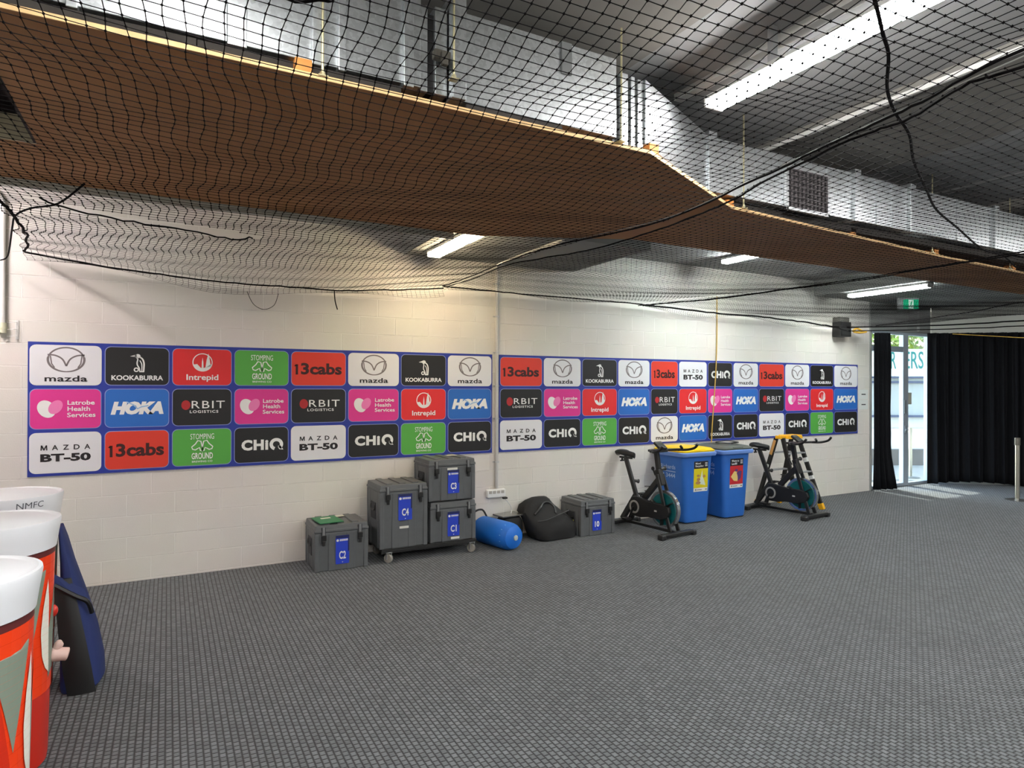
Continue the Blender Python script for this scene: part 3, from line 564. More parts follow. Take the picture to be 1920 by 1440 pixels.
# ------------------------------------------------------------------ wheelie bins
M_bin = mat('bin_blue', (44, 108, 196), .42, var=.04, scale=5); M_rimb = mat('bin_rim', (112, 150, 222), .35)
M_yel = mat('bin_yellow', (244, 202, 8), .4); M_olive = mat('bin_lid_grey', (84, 90, 82), .4)
def wheelie_bin(x, y, lidmat, ink, title, label, rz=0.0, sx0=.045):
    t = thing('wheelie_bin', label, 'bin', (x, y, 0), rz, 'blue wheelie bins')
    def rr(hw, hd0, hd1, r, z): return [(px, py, z) for px, py in rrect(-hw, hw, -hd0, hd1, r, 4)]
    rings = [rr(.205, .25, .20, .06, .02), rr(.215, .26, .22, .065, .06), rr(.262, .287, .27, .06, .82), rr(.268, .29, .28, .06, .90), rr(.275, .292, .285, .06, .925)]
    MB().loft(rings).build('body', M_bin, t, smooth=True)
    rings = [rr(.276, .293, .285, .06, .905), rr(.31, .33, .30, .07, .91), rr(.318, .338, .305, .07, .93), rr(.318, .338, .305, .07, .955), rr(.30, .32, .29, .06, .965)]
    MB().loft(rings).build('rim', M_rimb, t, smooth=True)
    rings = [rr(.298, .318, .30, .06, .966), rr(.30, .322, .305, .06, .985), rr(.27, .28, .27, .06, 1.012), rr(.17, .18, .17, .05, 1.03), rr(.08, .09, .08, .03, 1.034)]
    ld = MB().loft(rings).build('lid', lidmat, t, smooth=True)
    b = MB(); b.bar((-.1, -.29, .992), (.1, -.29, .992), .05, .02); b.build('lid_grip', lidmat, ld, bevel=.006)
    b = MB(); b.tube([(-.25, .335, .98), (.25, .335, .98)], .016, 10); b.bar((-.2, .28, .95), (-.2, .335, .98), .03, .03); b.bar((.2, .28, .95), (.2, .335, .98), .03, .03); b.build('rear_handle', M_bin, t, smooth=True)
    for sx in (-1, 1):
        MB().lathe([(.03, -.02), (.095, -.022), (.1, -.015), (.1, .015), (.095, .022), (.03, .02)], 26, Matrix.Translation((sx*.215, .215, .1)) @ Matrix.Rotation(R(90), 4, 'Y')).build('wheel', M_black, t, smooth=True)
    # front sticker: the front leans, so the sheet leans with it
    z0, z1 = .43, .84
    def fy(z): return -(.26+(z-.06)/.76*.027)-.0025
    Tt = Matrix(((1, 0, 0, sx0), (0, (fy(z1)-fy(z0))/(z1-z0), 0, fy(z0)), (0, 1, 0, z0), (0, 0, 0, 1))); H = z1-z0; w = .255
    def lay(k): return Matrix.Translation((0, -.0012*k, 0)) @ Tt
    b = MB(); b.m = 0; b.flat([rrect(-w/2, w/2, 0, H, .004)], lay(0)); b.m = 1; b.flat([[(-w/2, .05), (w/2, .05), (w/2, H-.1), (-w/2, H-.1)]], lay(1)); b.m = 2; b.flat([[(-w/2, H-.1), (w/2, H-.1), (w/2, H), (-w/2, H)]], lay(1))
    st = b.build('sticker', [mat('sticker_white', (226, 226, 222), .5), ink, I_k], t)
    b = MB(); b.mesh2d(text2d(title, -.03, H-.05, .145, .07, .02, line=1.0), lay(2)); b.flat([[(.07, H-.03-.02*k), (.115, H-.03-.02*k), (.115, H-.02-.02*k), (.07, H-.02-.02*k)] for k in range(3)], lay(2)); b.build('lettering', I_w, st)
    b = MB(); b.flat([disc(-.09, .026, .012), [(-.07, .02), (.02, .02), (.02, .03), (-.07, .03)], [(.08, .018), (.115, .018), (.115, .033), (.08, .033)]], lay(2)); b.build('small_print', mat('print_grey', (120, 120, 118), .6), st)
    cy = .05+(H-.15)/2
    if 'Mixed' in title:
        b = MB(); b.flat([[(-.02, cy-.08), (.085, cy-.1), (.06, cy-.03), (.03, cy+.02), (.02, cy+.11), (.0, cy+.03), (-.03, cy-.03)]], lay(2)); b.build('picture', mat('pic_pale', (214, 224, 206), .5), st)
        b = MB(); b.flat([disc(-.05, cy-.06, .045, .022), disc(-.045, cy-.015, .032, .022), disc(-.05, cy+.035, .028, .016), disc(.06, cy+.025, .022, .02)], lay(3)); b.build('picture', mat('pic_tan', (178, 132, 84), .5), st)
    else:
        b = MB(); b.flat([[(-.11, cy-.02), (-.05, cy+.05), (.0, cy+.06), (.03, cy-.02), (.02, cy-.09), (-.05, cy-.08)]], lay(2)); b.build('picture', mat('pic_cream', (226, 196, 120), .5), st)
        b = MB(); b.flat([[(.0, cy+.03), (.05, cy+.06), (.1, cy+.05), (.085, cy-.05), (.03, cy-.09), (.02, cy-.02)], disc(-.005, cy+.065, .03, .018)], lay(3)); b.build('picture', mat('pic_purple', (92, 62, 120), .5), st)
    # haulier's name on the left side (side leans as well)
    def fx(z): return -(.215+(z-.06)/.76*.047)-.003
    Ts = Matrix(((0, (fx(.8)-fx(.5))/.3, 0, fx(.5)), (-1, 0, 0, .06), (0, 1, 0, .5), (0, 0, 0, 1)))
    b = MB(); b.mesh2d(text2d('JJ Richards', 0, .245, .36, .075, .015), Ts); b.flat([[(-.06, .185), (.18, .185), (.18, .197), (-.06, .197)]], Ts); b.build('side_lettering', mat('bin_print', (172, 196, 232), .5), t); b = MB(); b.mesh2d(text2d('34 3444', .02, .135, .30, .06, .02), Ts); b.build('phone_lettering', mat('bin_print', (172, 196, 232), .5), t)
    return t
wheelie_bin(6.30, 6.675, M_yel, mat('sticker_yellow', (222, 206, 20), .5), 'Mixed\nRecycling', 'blue wheelie bin with a yellow lid and yellow front sticker')
wheelie_bin(7.03, 6.68, M_olive, mat('sticker_red', (196, 38, 46), .5), 'Waste to\nLandfill', 'blue wheelie bin with a dark grey lid and red front sticker', sx0=-.005)
b = MB(); b.tube(path([(7.22, 6.55, 1.045), (7.12, 6.48, 1.06), (6.98, 6.5, 1.05), (6.86, 6.6, 1.05), (6.98, 6.72, 1.05), (7.15, 6.7, 1.06), (7.24, 6.62, 1.05), (7.2, 6.52, 1.05), (7.0, 6.46, 1.045)], 6), .007, 6)
tag(b.build('cord', M_black, smooth=True), 'dark cord lying in a loop on the grey bin lid', 'cord')

# ------------------------------------------------------------------ stepladder behind the second bike
M_lblk = mat('ladder_black', (30, 28, 24), .5); M_lyel = mat('ladder_yellow', (238, 176, 24), .45); M_ltan = mat('ladder_label', (206, 150, 84), .6)
t = thing('stepladder', 'yellow and black double-sided stepladder standing against the wall behind the bike', 'ladder', (8.34, 6.58, 0), R(2))
feet = [(-.29, .36, 0), (.25, .36, 0), (-.20, -.34, 0), (.33, -.34, 0)]; tops = [(-.22, .05, 1.07), (.14, .05, 1.07), (-.20, -.05, 1.07), (.16, -.05, 1.07)]
for f_, q in zip(feet, tops):
    f_ = Vector(f_); q = Vector(q)
    r_ = MB().bar(f_.lerp(q, .06), q, .035, .062, up=(0, 1, 0)).build('rail', M_lblk, t, bevel=.004)
    MB().bar(f_+Vector((0, 0, .002)), f_.lerp(q, .085), .05, .078, up=(0, 1, 0)).build('foot', M_lyel, r_, bevel=.006)
    if f_.x < -.25:
        MB().bar(f_.lerp(q, .76), f_.lerp(q, .97), .037, .045, up=(0, 1, 0)).build('rail_sticker', M_ltan, r_)
        MB().bar(f_.lerp(q, .50), f_.lerp(q, .62), .037, .05, up=(0, 1, 0)).build('rail_sticker', mat('sticker_white', (226, 226, 222), .5), r_)
    if f_.x > .3:
        for a, c_ in ((.42, .47), (.66, .72)): MB().bar(f_.lerp(q, a), f_.lerp(q, c_), .037, .064, up=(0, 1, 0)).build('rail_sticker', mat('sticker_white', (226, 226, 222), .5), r_)
for k in (.26, .53, .79):
    for a, c_ in ((0, 1), (2, 3)):
        p = Vector(feet[a]).lerp(Vector(tops[a]), k); q = Vector(feet[c_]).lerp(Vector(tops[c_]), k)
        MB().bar(p, q, .075, .022).build('step', M_alu, t, bevel=.004)
b = MB(); b.box(-.13, .21, -.10, .10, 1.06, 1.115, top=(-.12, .20, -.09, .09)); c_ = b.build('top_cap', M_lyel, t, bevel=.008)
b = MB(); b.flat([rrect(-.05, .05, -.014, .014, .008)], wallT(.0, -.101, 1.088)); b.build('cap_badge', mat('badge_dark', (70, 56, 20), .5), c_)
b = MB(); b.bar((-.235, -.05, 1.085), (-.235, .05, 1.085), .03, .05); b.bar((-.24, 0, 1.09), (-.12, 0, 1.09), .10, .03); b.build('hinge_bracket', M_lyel, t, bevel=.006)

# ------------------------------------------------------------------ orange barrels and the blue bag
M_org = mat('barrel_orange', (236, 62, 16), .35, spec=.4); M_red = mat('barrel_red', (196, 44, 30), .25); M_lid = mat('barrel_lid', (226, 228, 232), .4); M_sage = mat('barrel_sage', (128, 138, 124), .5)
M_org2 = mat('barrel_dark_orange', (206, 40, 10), .4); M_cream = mat('barrel_cream', (232, 228, 216), .5)
HB = 1.2
def barrel(x, y, ro, label, words, rot, tap=False):
    t = thing('drinks_barrel', label, 'barrel', (x, y, 0), rot, 'orange drinks barrels with white lids')
    k = ro/.28
    def rad(z): return (.238+.026*min(1, max(0, z)/1.05))*k
    prof = [(.20*k, .0), (.235*k, .015)]+[(rad(z), z) for z in (.05, .2, .4, .6, .62, .8, 1.0, 1.045)]+[(.25*k, 1.05)]
    MB().lathe(prof, 56).build('body', M_red, t, smooth=True)
    MB().lathe([(.255*k, 1.05), (.272*k, 1.055), (.275*k, 1.075), (.283*k, 1.13), (.292*k, 1.185), (.290*k, 1.197), (.278*k, 1.2), (.268*k, 1.193), (.25*k, 1.193), (.235*k, 1.2), (.0, 1.203)], 64).build('lid', M_lid, t, smooth=True)
    MB().lathe([(.262*k, 1.022), (.2655*k, 1.024), (.2655*k, 1.05), (.262*k, 1.052)], 56, caps=False).build('seal_ring', mat('seal_dark', (92, 30, 30), .5), t, smooth=True)
    # printed sleeve: orange field, sage diamonds, a darker wave and cream bolts, wrapped round the drum
    def wrap(polys, off, nm, m, par=t):
        b = MB()
        for poly in polys:
            n = 14; zs = [p[1] for p in poly]; z0, z1 = min(zs), max(zs); N = len(poly)
            def xr(z):
                xs_ = []
                for i in range(N):
                    (xa, za), (xb, zb) = poly[i], poly[(i+1) % N]
                    if (za <= z < zb) or (zb <= z < za): xs_.append(xa+(xb-xa)*(z-za)/(zb-za))
                return (min(xs_), max(xs_)) if len(xs_) > 1 else None
            for i in range(n):
                za = z0+(z1-z0)*(i/n+.0005); zb = z0+(z1-z0)*((i+1)/n-.0005); A, B = xr(za), xr(zb)
                if not A or not B: continue
                for j in range(6):
                    q = []
                    for z, (xa, xb), fr in ((za, A, j/6), (za, A, (j+1)/6), (zb, B, (j+1)/6), (zb, B, j/6)):
                        a = xa+(xb-xa)*fr; r_ = rad(z)+off; q.append((r_*math.cos(a), r_*math.sin(a), z))
                    b.add(q, [(0, 1, 2, 3)])
        return b.build(nm, m, par, smooth=True)
    full = []
    for a0 in (0, 1, 2, 3, 4, 5): full.append([(a0*PI/3, .36), ((a0+1)*PI/3, .36), ((a0+1)*PI/3, 1.03), (a0*PI/3, 1.03)])
    sl = wrap(full, .0015, 'printed_sleeve', M_org)
    P1, P2, P3 = [], [], []
    for q in range(4):
        c = q*PI/2
        P1.append([(c-.62, .93), (c+.02, .96), (c-.28, .60)]); P1.append([(c+.12, .62), (c+.42, .86), (c+.62, .80), (c+.55, .46), (c+.2, .42)])
        P2.append([(c-.78, .98), (c-.6, .93), (c-.32, .55), (c-.3, .36), (c-.85, .36), (c-.95, .7)])
        P3.append([(c+.08, .91), (c+.13, .80), (c+.15, .62), (c+.19, .45), (c+.10, .46), (c-.04, .54), (c-.09, .66), (c-.04, .78)])
    for PP, off, nm, m_ in ((P1, .003, 'sage_patch', M_sage), (P2, .0035, 'wave_patch', M_org2), (P3, .0055, 'bolt_mark', M_cream)):
        for q_ in PP: wrap([q_], off, nm, m_, sl)
    for (txt, a, z, w, h) in words:
        b = MB(); r_ = (.286*k if z > 1.05 else rad(z))+.004; vs, fs = text2d(txt, 0, 0, w, h, 0)
        b.add([((r_+(z>1.05)*yy*.15)*math.cos(a+xx/r_), (r_+(z>1.05)*yy*.15)*math.sin(a+xx/r_), z+yy) for xx, yy in vs], fs); b.build('pen_lettering', mat('marker_pen', (84, 88, 96), .6), t)
    if tap:
        a = tap; c, s_ = math.cos(a), math.sin(a); r_ = rad(.5); n_ = Vector((c, s_, 0))
        p0 = n_*(r_-.03)+Vector((0, 0, .50))
        sp = MB().tube(path([p0, p0+n_*.035+Vector((0, 0, .0)), p0+n_*.075+Vector((0, 0, -.005)), p0+n_*.1+Vector((0, 0, -.012))], 4), [.028]*4+[.034]*4+[.032]*4+[.024], 14).build('spigot', mat('spigot_pale', (214, 182, 172), .5), t, smooth=True)
        b = MB(); b.tube(path([p0+n_*.05+Vector((0, 0, .02)), p0+n_*.06+Vector((0, 0, .045)), p0+n_*.075+Vector((0, 0, .055))], 3), [.015, .017, .019, .02, .02, .018, .013], 10); b.build('spigot_button', mat('spigot_pale', (214, 182, 172), .5), sp, smooth=True)
        for zz, hh in ((.63, .05), (.42, .03), (.31, .06)):
            b = MB(); r2 = rad(zz)+.002; b.add([(r2*math.cos(a+d), r2*math.sin(a+d), z) for d, z in ((-.05, zz), (.09, zz+.01), (.12, zz+hh), (-.02, zz+hh))], [(0, 1, 2, 3)]); b.build('side_decal', M_cream, t)
        b = MB(); b.sphere(tuple(n_*(rad(.5)+.008)+Vector((0, 0, .72))), .02, .02, .03, 10, 7); b.build('catch', M_red, t, smooth=True)
    return t
barrel(-.855, 4.80, .275, 'farthest of the three orange barrels, white lid with handwriting on its rim', [('NMFC', R(-60), 1.155, .14, .036)], R(4))
barrel(-.755, 3.88, .275, 'middle one of the three orange barrels with white lids', [], R(-24), tap=R(30))
barrel(-.678, 2.83, .27, 'nearest of the three orange barrels, at the left edge', [('Gr', R(-38), .985, .07, .05)], R(-12))
t = thing('kit_bag', 'tall blue and black fabric bag leaning beside the orange barrels', 'bag', (-.475, 4.79, 0))
M_navy = mat('bag_navy', (25, 42, 96), .75, bump=.35, bscale=12)
rings = []
for z, x0, x1, y0, y1 in ((0, -.10, .10, -.17, .13), (.03, -.105, .125, -.19, .15), (.15, -.105, .12, -.18, .15), (.35, -.10, .085, -.15, .15), (.55, -.10, .03, -.12, .14), (.75, -.105, -.035, -.09, .13), (.9, -.115, -.075, -.06, .12), (.98, -.12, -.10, -.04, .10)):
    ring = []
    for k in range(20):
        a = 2*PI*k/20; c, s_ = math.cos(a), math.sin(a); kk = 1+.05*math.sin(5*a+z*4)
        ring.append(((x0+x1)/2+(x1-x0)/2*kk*math.copysign(abs(c)**.7, c), (y0+y1)/2+(y1-y0)/2*math.copysign(abs(s_)**.7, s_), z))
    rings.append(ring)
MB().loft(rings).build('bag_body', M_navy, t, smooth=True)
b = MB(); b.loft([[(-.15+.09*math.cos(a)*w, y_-.01+.012*math.sin(a), z) for a in [2*PI*k/8 for k in range(8)]] for z, y_, w, in ((0.0, -.18, .8), (.15, -.175, .8), (.35, -.145, .72), (.55, -.115, .6), (.68, -.095, .5))]); 
for i, p in enumerate(b.v): b.v[i] = (p[0]+.175-p[2]*.16, p[1]-.006, p[2])
b.build('black_panel', M_black, t, smooth=True)
b = MB(); b.add([(-.13, -.115, .72), (.03, -.105, .60), (.05, -.12, .53), (-.02, -.135, .58), (-.13, -.13, .66)], [(0, 1, 2, 3, 4)]); b.add([(-.13, -.125, .72), (.03, -.115, .60), (.05, -.13, .53), (-.02, -.145, .58), (-.13, -.14, .66)], [(4, 3, 2, 1, 0)]); b.build('flap', M_navy, t)
b = MB(); b.tube(path([(-.12, -.14, .655), (-.02, -.145, .58), (.045, -.13, .53), (.065, -.10, .45)], 4), .014, 6); b.build('strap', M_black, t, smooth=True)

# ------------------------------------------------------------------ soffit boards, bearers, rods, duct
ZS = 3.25; TH = .018
b = MB(); nx = [-3.0, -1.275, -.675, 2.55, 3.90, 5.6, 7.1, 8.8, 11.3]; near = [2.98, 2.98, 2.98, 2.985, 3.60, 3.66, 3.70, 3.74, 3.74]; far = [5.40, 5.40, 5.40, 5.38, 4.81, 4.81, 4.81, 4.81, 4.84]
def slabpoly(b, pts, z0, z1):
    n = len(pts); b.add([(x, y, z0) for x, y in pts]+[(x, y, z1) for x, y in pts], [tuple(range(n-1, -1, -1)), tuple(range(n, 2*n))]+[(i, (i+1) % n, (i+1) % n+n, i+n) for i in range(n)])
sag = [0, 0, 0, 0, 0, -.03, -.06, -.07, -.06]
e = MB()
for i in range(len(nx)-1):
    xa, xb = nx[i], nx[i+1]
    segs = [(near[i], near[i+1], far[i], far[i+1])]
    if i == 1: segs = [(2.98, 2.98, 3.5, 3.5), (4.58, 4.58, 5.4, 5.4)]
    for a, c_, d, f_ in segs:
        za, zb = ZS+sag[i], ZS+sag[i+1]; mid = 0
        vs = [(xa, a, za), (xb, c_, zb), (xb, f_, ZS), (xa, d, ZS), (xa, a, za+TH), (xb, c_, zb+TH), (xb, f_, ZS+TH), (xa, d, ZS+TH)]
        b.add(vs, [(3, 2, 1, 0), (4, 5, 6, 7), (0, 1, 5, 4), (1, 2, 6, 5), (2, 3, 7, 6), (3, 0, 4, 7)])
    za, zb = ZS+sag[i], ZS+sag[i+1]; a, c_ = near[i], near[i+1]
    e.add([(xa, a-.003, za-.002), (xb, c_-.003, zb-.002), (xb, c_+.004, zb-.002), (xa, a+.004, za-.002), (xa, a-.003, za+TH+.002), (xb, c_-.003, zb+TH+.002), (xb, c_+.004, zb+TH+.002), (xa, a+.004, za+TH+.002)], [(3, 2, 1, 0), (4, 5, 6, 7), (0, 1, 5, 4), (1, 2, 6, 5), (2, 3, 7, 6), (3, 0, 4, 7)])
sf = tag(b.build('plywood_soffit', M_ply), 'long brown plywood soffit hung under the metal duct', 'soffit'); e.build('raw_edge', M_plyedge, sf)
t = thing('access_hatch', 'dark open hatch box set in the brown soffit at the left edge', 'hatch', (-.975, 4.04, ZS+.02))
b = MB(); b.box(-.297, .297, .52, .535, -.02, .13); b.build('far_side', mat('hatch_lit_beige', (206, 192, 160), .7), t)  # beige stands for the lit lower strip of the far face
b = MB(); b.box(-.297, .297, -.535, -.525, -.02, .2); b.box(.285, .297, -.525, .52, -.02, .2); b.box(-.297, -.285, -.525, .52, -.02, .2); b.box(-.297, .297, -.535, .535, .2, .21); b.box(-.297, .297, .522, .535, .13, .2); b.build('shaded_lining', mat('hatch_shade', (40, 28, 30), .8), t)  # dark colour paints the shade inside the open hatch
b = MB(); b.box(-3, 2.30, 5.405, 5.455, 3.205, 3.26); b.box(-3, 2.30, 5.43, 5.44, 3.259, 3.32)
tag(b.build('steel_angle', mat('angle_grey', (186, 186, 176), .6)), 'grey steel angle along the wall-side edge of the brown soffit', 'angle bar')
def bearer(x, y0, y1, z, label, w=.075, h=.064):
    t = MB().box(-w/2, w/2, y0, y1, 0, h).build('timber_bearer', M_timber, bevel=.003, loc=(x, 0, z)); tag(t, label, 'timber', 'timber bearers on the soffit')
def zsag(x):
    for i in range(len(nx)-1):
        if nx[i] <= x <= nx[i+1]: return ZS+sag[i]+(sag[i+1]-sag[i])*(x-nx[i])/(nx[i+1]-nx[i])
    return ZS
for x, y0, lab in ((.535, 2.99, 'orange timber bearer end on the soffit edge, farthest left of the visible ones'), (2.61, 3.02, 'small timber bearer end where the soffit edge starts to angle back'), (3.93, 3.64, 'timber bearer end where the soffit edge straightens, by a threaded rod'),
                   (5.55, 3.68, 'timber bearer end on the soffit edge, right of the grille'), (6.98, 3.72, 'timber bearer end under the second duct flange right of the grille'), (8.65, 3.76, 'timber bearer end farthest right on the soffit edge')):
    bearer(x, y0, y0+(.55 if x < 2 else .10), zsag(x)+TH+(.001 if x < 4 else .006), lab)
def rod(x, y, z0, z1, label):
    b = MB(); b.tube([(x, y, z0), (x, y, z1)], .006, 8)
    for z in (z0+.012,): b.lathe([(.013, z-.008), (.013, z+.008)], 6, Matrix.Translation((x, y, 0))); b.box(x-.022, x+.022, y-.022, y+.022, z-.016, z-.01)
    tag(b.build('threaded_rod', M_brass), label, 'rod', 'threaded hanger rods')
rod(.62, 2.995, ZS+TH+.002, 4.02, 'threaded hanger rod beside the farthest left timber bearer')
rod(1.258, 2.96, 3.39, 3.93, 'threaded hanger rod in front of the duct damper flange')
rod(2.31, 2.96, ZS+TH+.002, 3.93, 'threaded hanger rod at the end of the wide duct, before the angled piece')
rod(4.03, 3.60, ZS+.02, 4.02, 'threaded hanger rod beside the grille, at the bend of the soffit')
rod(6.86, 3.70, zsag(6.86)+TH+.002, 4.02, 'threaded hanger rod between the second and third flanges right of the grille')
rod(8.5, 3.74, zsag(8.5)+TH+.002, 4.02, 'threaded hanger rod farthest right on the duct')
# duct
ZT = 3.80
t = thing('air_duct', 'galvanised metal air duct above the brown soffit, narrowing in the middle', 'duct', (2.5, 4.0, 3.36))
def L3(p): return (p[0]-2.5, p[1]-4.0, p[2]-3.36)
def dbox(b, x0, x1, y0, y1, z0, z1): b.box(x0-2.5, x1-2.5, y0-4.0, y1-4.0, z0-3.36, z1-3.36)
b = MB(); dbox(b, -.64, 1.12, 3.06, 4.80, 3.36, 3.95); b.build('wide_section', M_galv, t, bevel=.004)
b = MB(); dbox(b, 1.27, 2.345, 3.05, 4.80, 3.33, ZT); b.build('wide_section', M_galv, t, bevel=.004)
b = MB(); dbox(b, 1.12, 1.16, 3.07, 4.78, 3.35, 3.78); dbox(b, 1.20, 1.27, 3.07, 4.78, 3.35, 3.80); b.build('damper_collar', M_galv, t, bevel=.004)
b = MB(); dbox(b, 1.16, 1.20, 3.09, 4.76, 3.36, 3.76); b.build('flexible_joint', M_black, t)
b = MB(); dbox(b, 1.95, 2.02, 3.035, 3.05, 3.62, 3.80); b.build('edge_clip', mat('clip_grey', (110, 112, 112), .5), t, bevel=.004)
for xs_ in ((-.36, -.32), (.22, .30), (.58, .64), (.70, .735), (1.02, 1.07)):
    b = MB(); dbox(b, xs_[0], xs_[1], 3.025, 4.82, 3.335, 3.96 if xs_[1] < 1 else 3.86); b.build('flange', M_galv, t, bevel=.003)
b = MB(); dbox(b, 1.27, 1.345, 3.0, 4.82, 3.32, 3.86); b.build('flange', M_galv, t, bevel=.003)
b = MB(); dbox(b, 1.17, 1.26, 2.995, 3.04, 3.50, 3.545); dbox(b, 1.20, 1.235, 2.97, 3.0, 3.46, 3.53); b.build('damper_handle', mat('clip_dark', (70, 66, 58), .6), t, bevel=.006)
b = MB(); dbox(b, 2.345, 2.38, 3.09, 4.76, 3.3, 3.74); b.build('flexible_joint', M_black, t)
for k, (xa, xb) in enumerate(((2.38, 2.44), (2.47, 2.50), (2.53, 2.575))): b = MB(); dbox(b, xa, xb, 3.06+.01*k, 4.78, 3.30, 3.735); b.build('flange', M_galv, t, bevel=.003)
for k, (xa, xb) in enumerate(((2.44, 2.47), (2.50, 2.53))): b = MB(); dbox(b, xa, xb, 3.09, 4.76, 3.30, 3.72); b.build('flange_gap', mat('gap_dark', (70, 72, 70), .6), t)
b = MB(); q = [(2.575, 3.06, 3.338), (3.62, 3.58, 3.338), (3.62, 4.72, 3.338), (2.575, 4.78, 3.338), (2.575, 3.06, 3.735), (3.62, 3.58, 3.77), (3.62, 4.72, 3.77), (2.575, 4.78, 3.735)]
b.add([L3(p) for p in q], [(3, 2, 1, 0), (4, 5, 6, 7), (0, 1, 5, 4), (1, 2, 6, 5), (2, 3, 7, 6), (3, 0, 4, 7)]); b.build('angled_section', M_galv, t, bevel=.004)
for x in (3.62, 5.40, 6.25, 7.80):
    b = MB(); dbox(b, x, x+.085, 3.565, 4.74, 3.335, 3.80); b.build('flange', M_galv, t, bevel=.003)
for xa, xb in ((3.705, 5.40), (5.485, 6.25), (6.335, 7.80), (7.885, 11.2)):
    b = MB(); dbox(b, xa, xb, 3.60, 4.72, 3.35, 3.775); b.build('narrow_section', M_galv, t, bevel=.004)
for x in (5.05, 5.75, 6.0, 7.1): b = MB(); dbox(b, x, x+.012, 3.588, 3.60, 3.35, 3.77); b.build('standing_seam', M_galv, t)
b = MB(); dbox(b, 4.50, 4.53, 3.57, 3.60, 3.32, 3.70); dbox(b, 5.03, 5.06, 3.57, 3.60, 3.32, 3.70); dbox(b, 4.5, 5.06, 3.57, 3.60, 3.67, 3.70); dbox(b, 4.5, 5.06, 3.57, 3.60, 3.32, 3.35); gr = b.build('grille_frame', M_alu, t, bevel=.004)
b = MB(); dbox(b, 4.53, 5.03, 3.592, 3.598, 3.35, 3.67); b.build('grille_backing', mat('grille_dark', (48, 44, 46), .7), gr)
b = MB()
for k in range(11): dbox(b, 4.53+k*.05-.003, 4.53+k*.05+.003, 3.572, 3.590, 3.35, 3.67)
for k in range(8): dbox(b, 4.53, 5.03, 3.572, 3.590, 3.35+k*.045-.003, 3.35+k*.045+.003)
b.build('grille_bars', mat('grille_grey', (104, 98, 100), .6), gr)
for (x0, x1, y, z0, z1, lab) in ((-.62, .10, 3.035, 3.272, 3.33, 'left'), (.105, 1.01, 3.04, 3.272, 3.33, 'mid'), (1.36, 1.95, 3.03, 3.272, 3.315, 'right'), (3.98, 11.0, 3.68, 3.272, 3.332, 'long')):
    lb = {'left': 'dark insulation strip under the wide duct at the left edge of the ceiling net', 'mid': 'dark insulation strip under the wide duct beside the farthest left bearer', 'right': 'short dark insulation strip under the duct, right of the damper handle', 'long': 'long dark insulation strip under the narrow duct, right half'}[lab]
    b = MB(); b.box(0, x1-x0, 0, .5, 0, z1-z0); tag(b.build('insulation_strip', M_ins, loc=(x0, y, z0+.0)), lb, 'insulation', 'insulation strips under the duct')

# ------------------------------------------------------------------ lights
def batten(x, y0, y1, z, w, tint, k, label, name='batten_light', grp='fluorescent batten lights', ztop=None):
    t = thing(name, label, 'light', (x, (y0+y1)/2, z), group=grp); h = (y1-y0)/2
    b = MB(); b.box(-w*.62, w*.62, -h, h, .045, .07); b.build('housing', M_lampbody, t, bevel=.004)
    em = emis('tube_%d_%d_%d_%d' % (int(tint[0]*99), int(tint[1]*99), int(tint[2]*99), int(k*100)), tint, LAMP*k)
    b = MB(); b.box(-w/2, w/2, -h+.02, h-.02, 0, .045, top=(-w*.6, w*.6, -h+.02, h-.02)); b.build('diffuser', em, t, bevel=.01)
    for s_ in (-1, 1): b = MB(); b.box(-w*.6, w*.6, s_*h-.018 if s_ > 0 else -h, h if s_ > 0 else -h+.018, -.002, .046); b.build('end_cap', M_white, t, bevel=.004)
    if ztop and ztop-z-.07 > .01:
        for s_ in (-.6, .6): b = MB(); b.box(-.02, .02, s_*h-.02, s_*h+.02, .07, ztop-z-.003); b.build('bracket', M_alu, t)
    return t
batten(3.20, .72, 3.12, 3.70, .135, NEUT, 2.1, 'long bright ceiling light above the net at the top of the picture', ztop=4.02)
batten(2.59, 5.46, 6.66, 3.275, .13, WARM, 1.25, 'warm ceiling light under the soffit, left of the wall conduit', ztop=3.35)
batten(6.67, 5.1, 6.30, 3.52, .10, COOL, 3.8, 'short cool ceiling light in the recess, half hidden by the brown soffit', ztop=3.62)
batten(9.70, 5.25, 6.50, 3.29, .12, COOL, 1.9, 'cool ceiling light near the far corner, left of the exit sign', ztop=3.365)
for x in (.15, 7.1, 11.0): batten(x, -.1, 2.3, 3.72, .2, NEUT, 1.5, 'overhead ceiling light in the middle row, outside the picture, at %s' % ('the left' if x < 1 else 'the centre right' if x < 8 else 'the far right'), ztop=4.02)
for x in (-.75, 3.2, 7.1, 11.0): batten(x, -4.6, -2.2, 3.72, .2, NEUT, 1.5, 'ceiling light in the rear row behind the camera, %s' % {-.75: 'first from the left', 3.2: 'second from the left', 7.1: 'third from the left', 11.0: 'rightmost'}[x], ztop=4.02)
batten(-1.9, 5.2, 6.4, 3.54, .12, (1.0, .89, .87), 3.2, 'ceiling light in the left wall recess, just outside the picture', ztop=3.62)

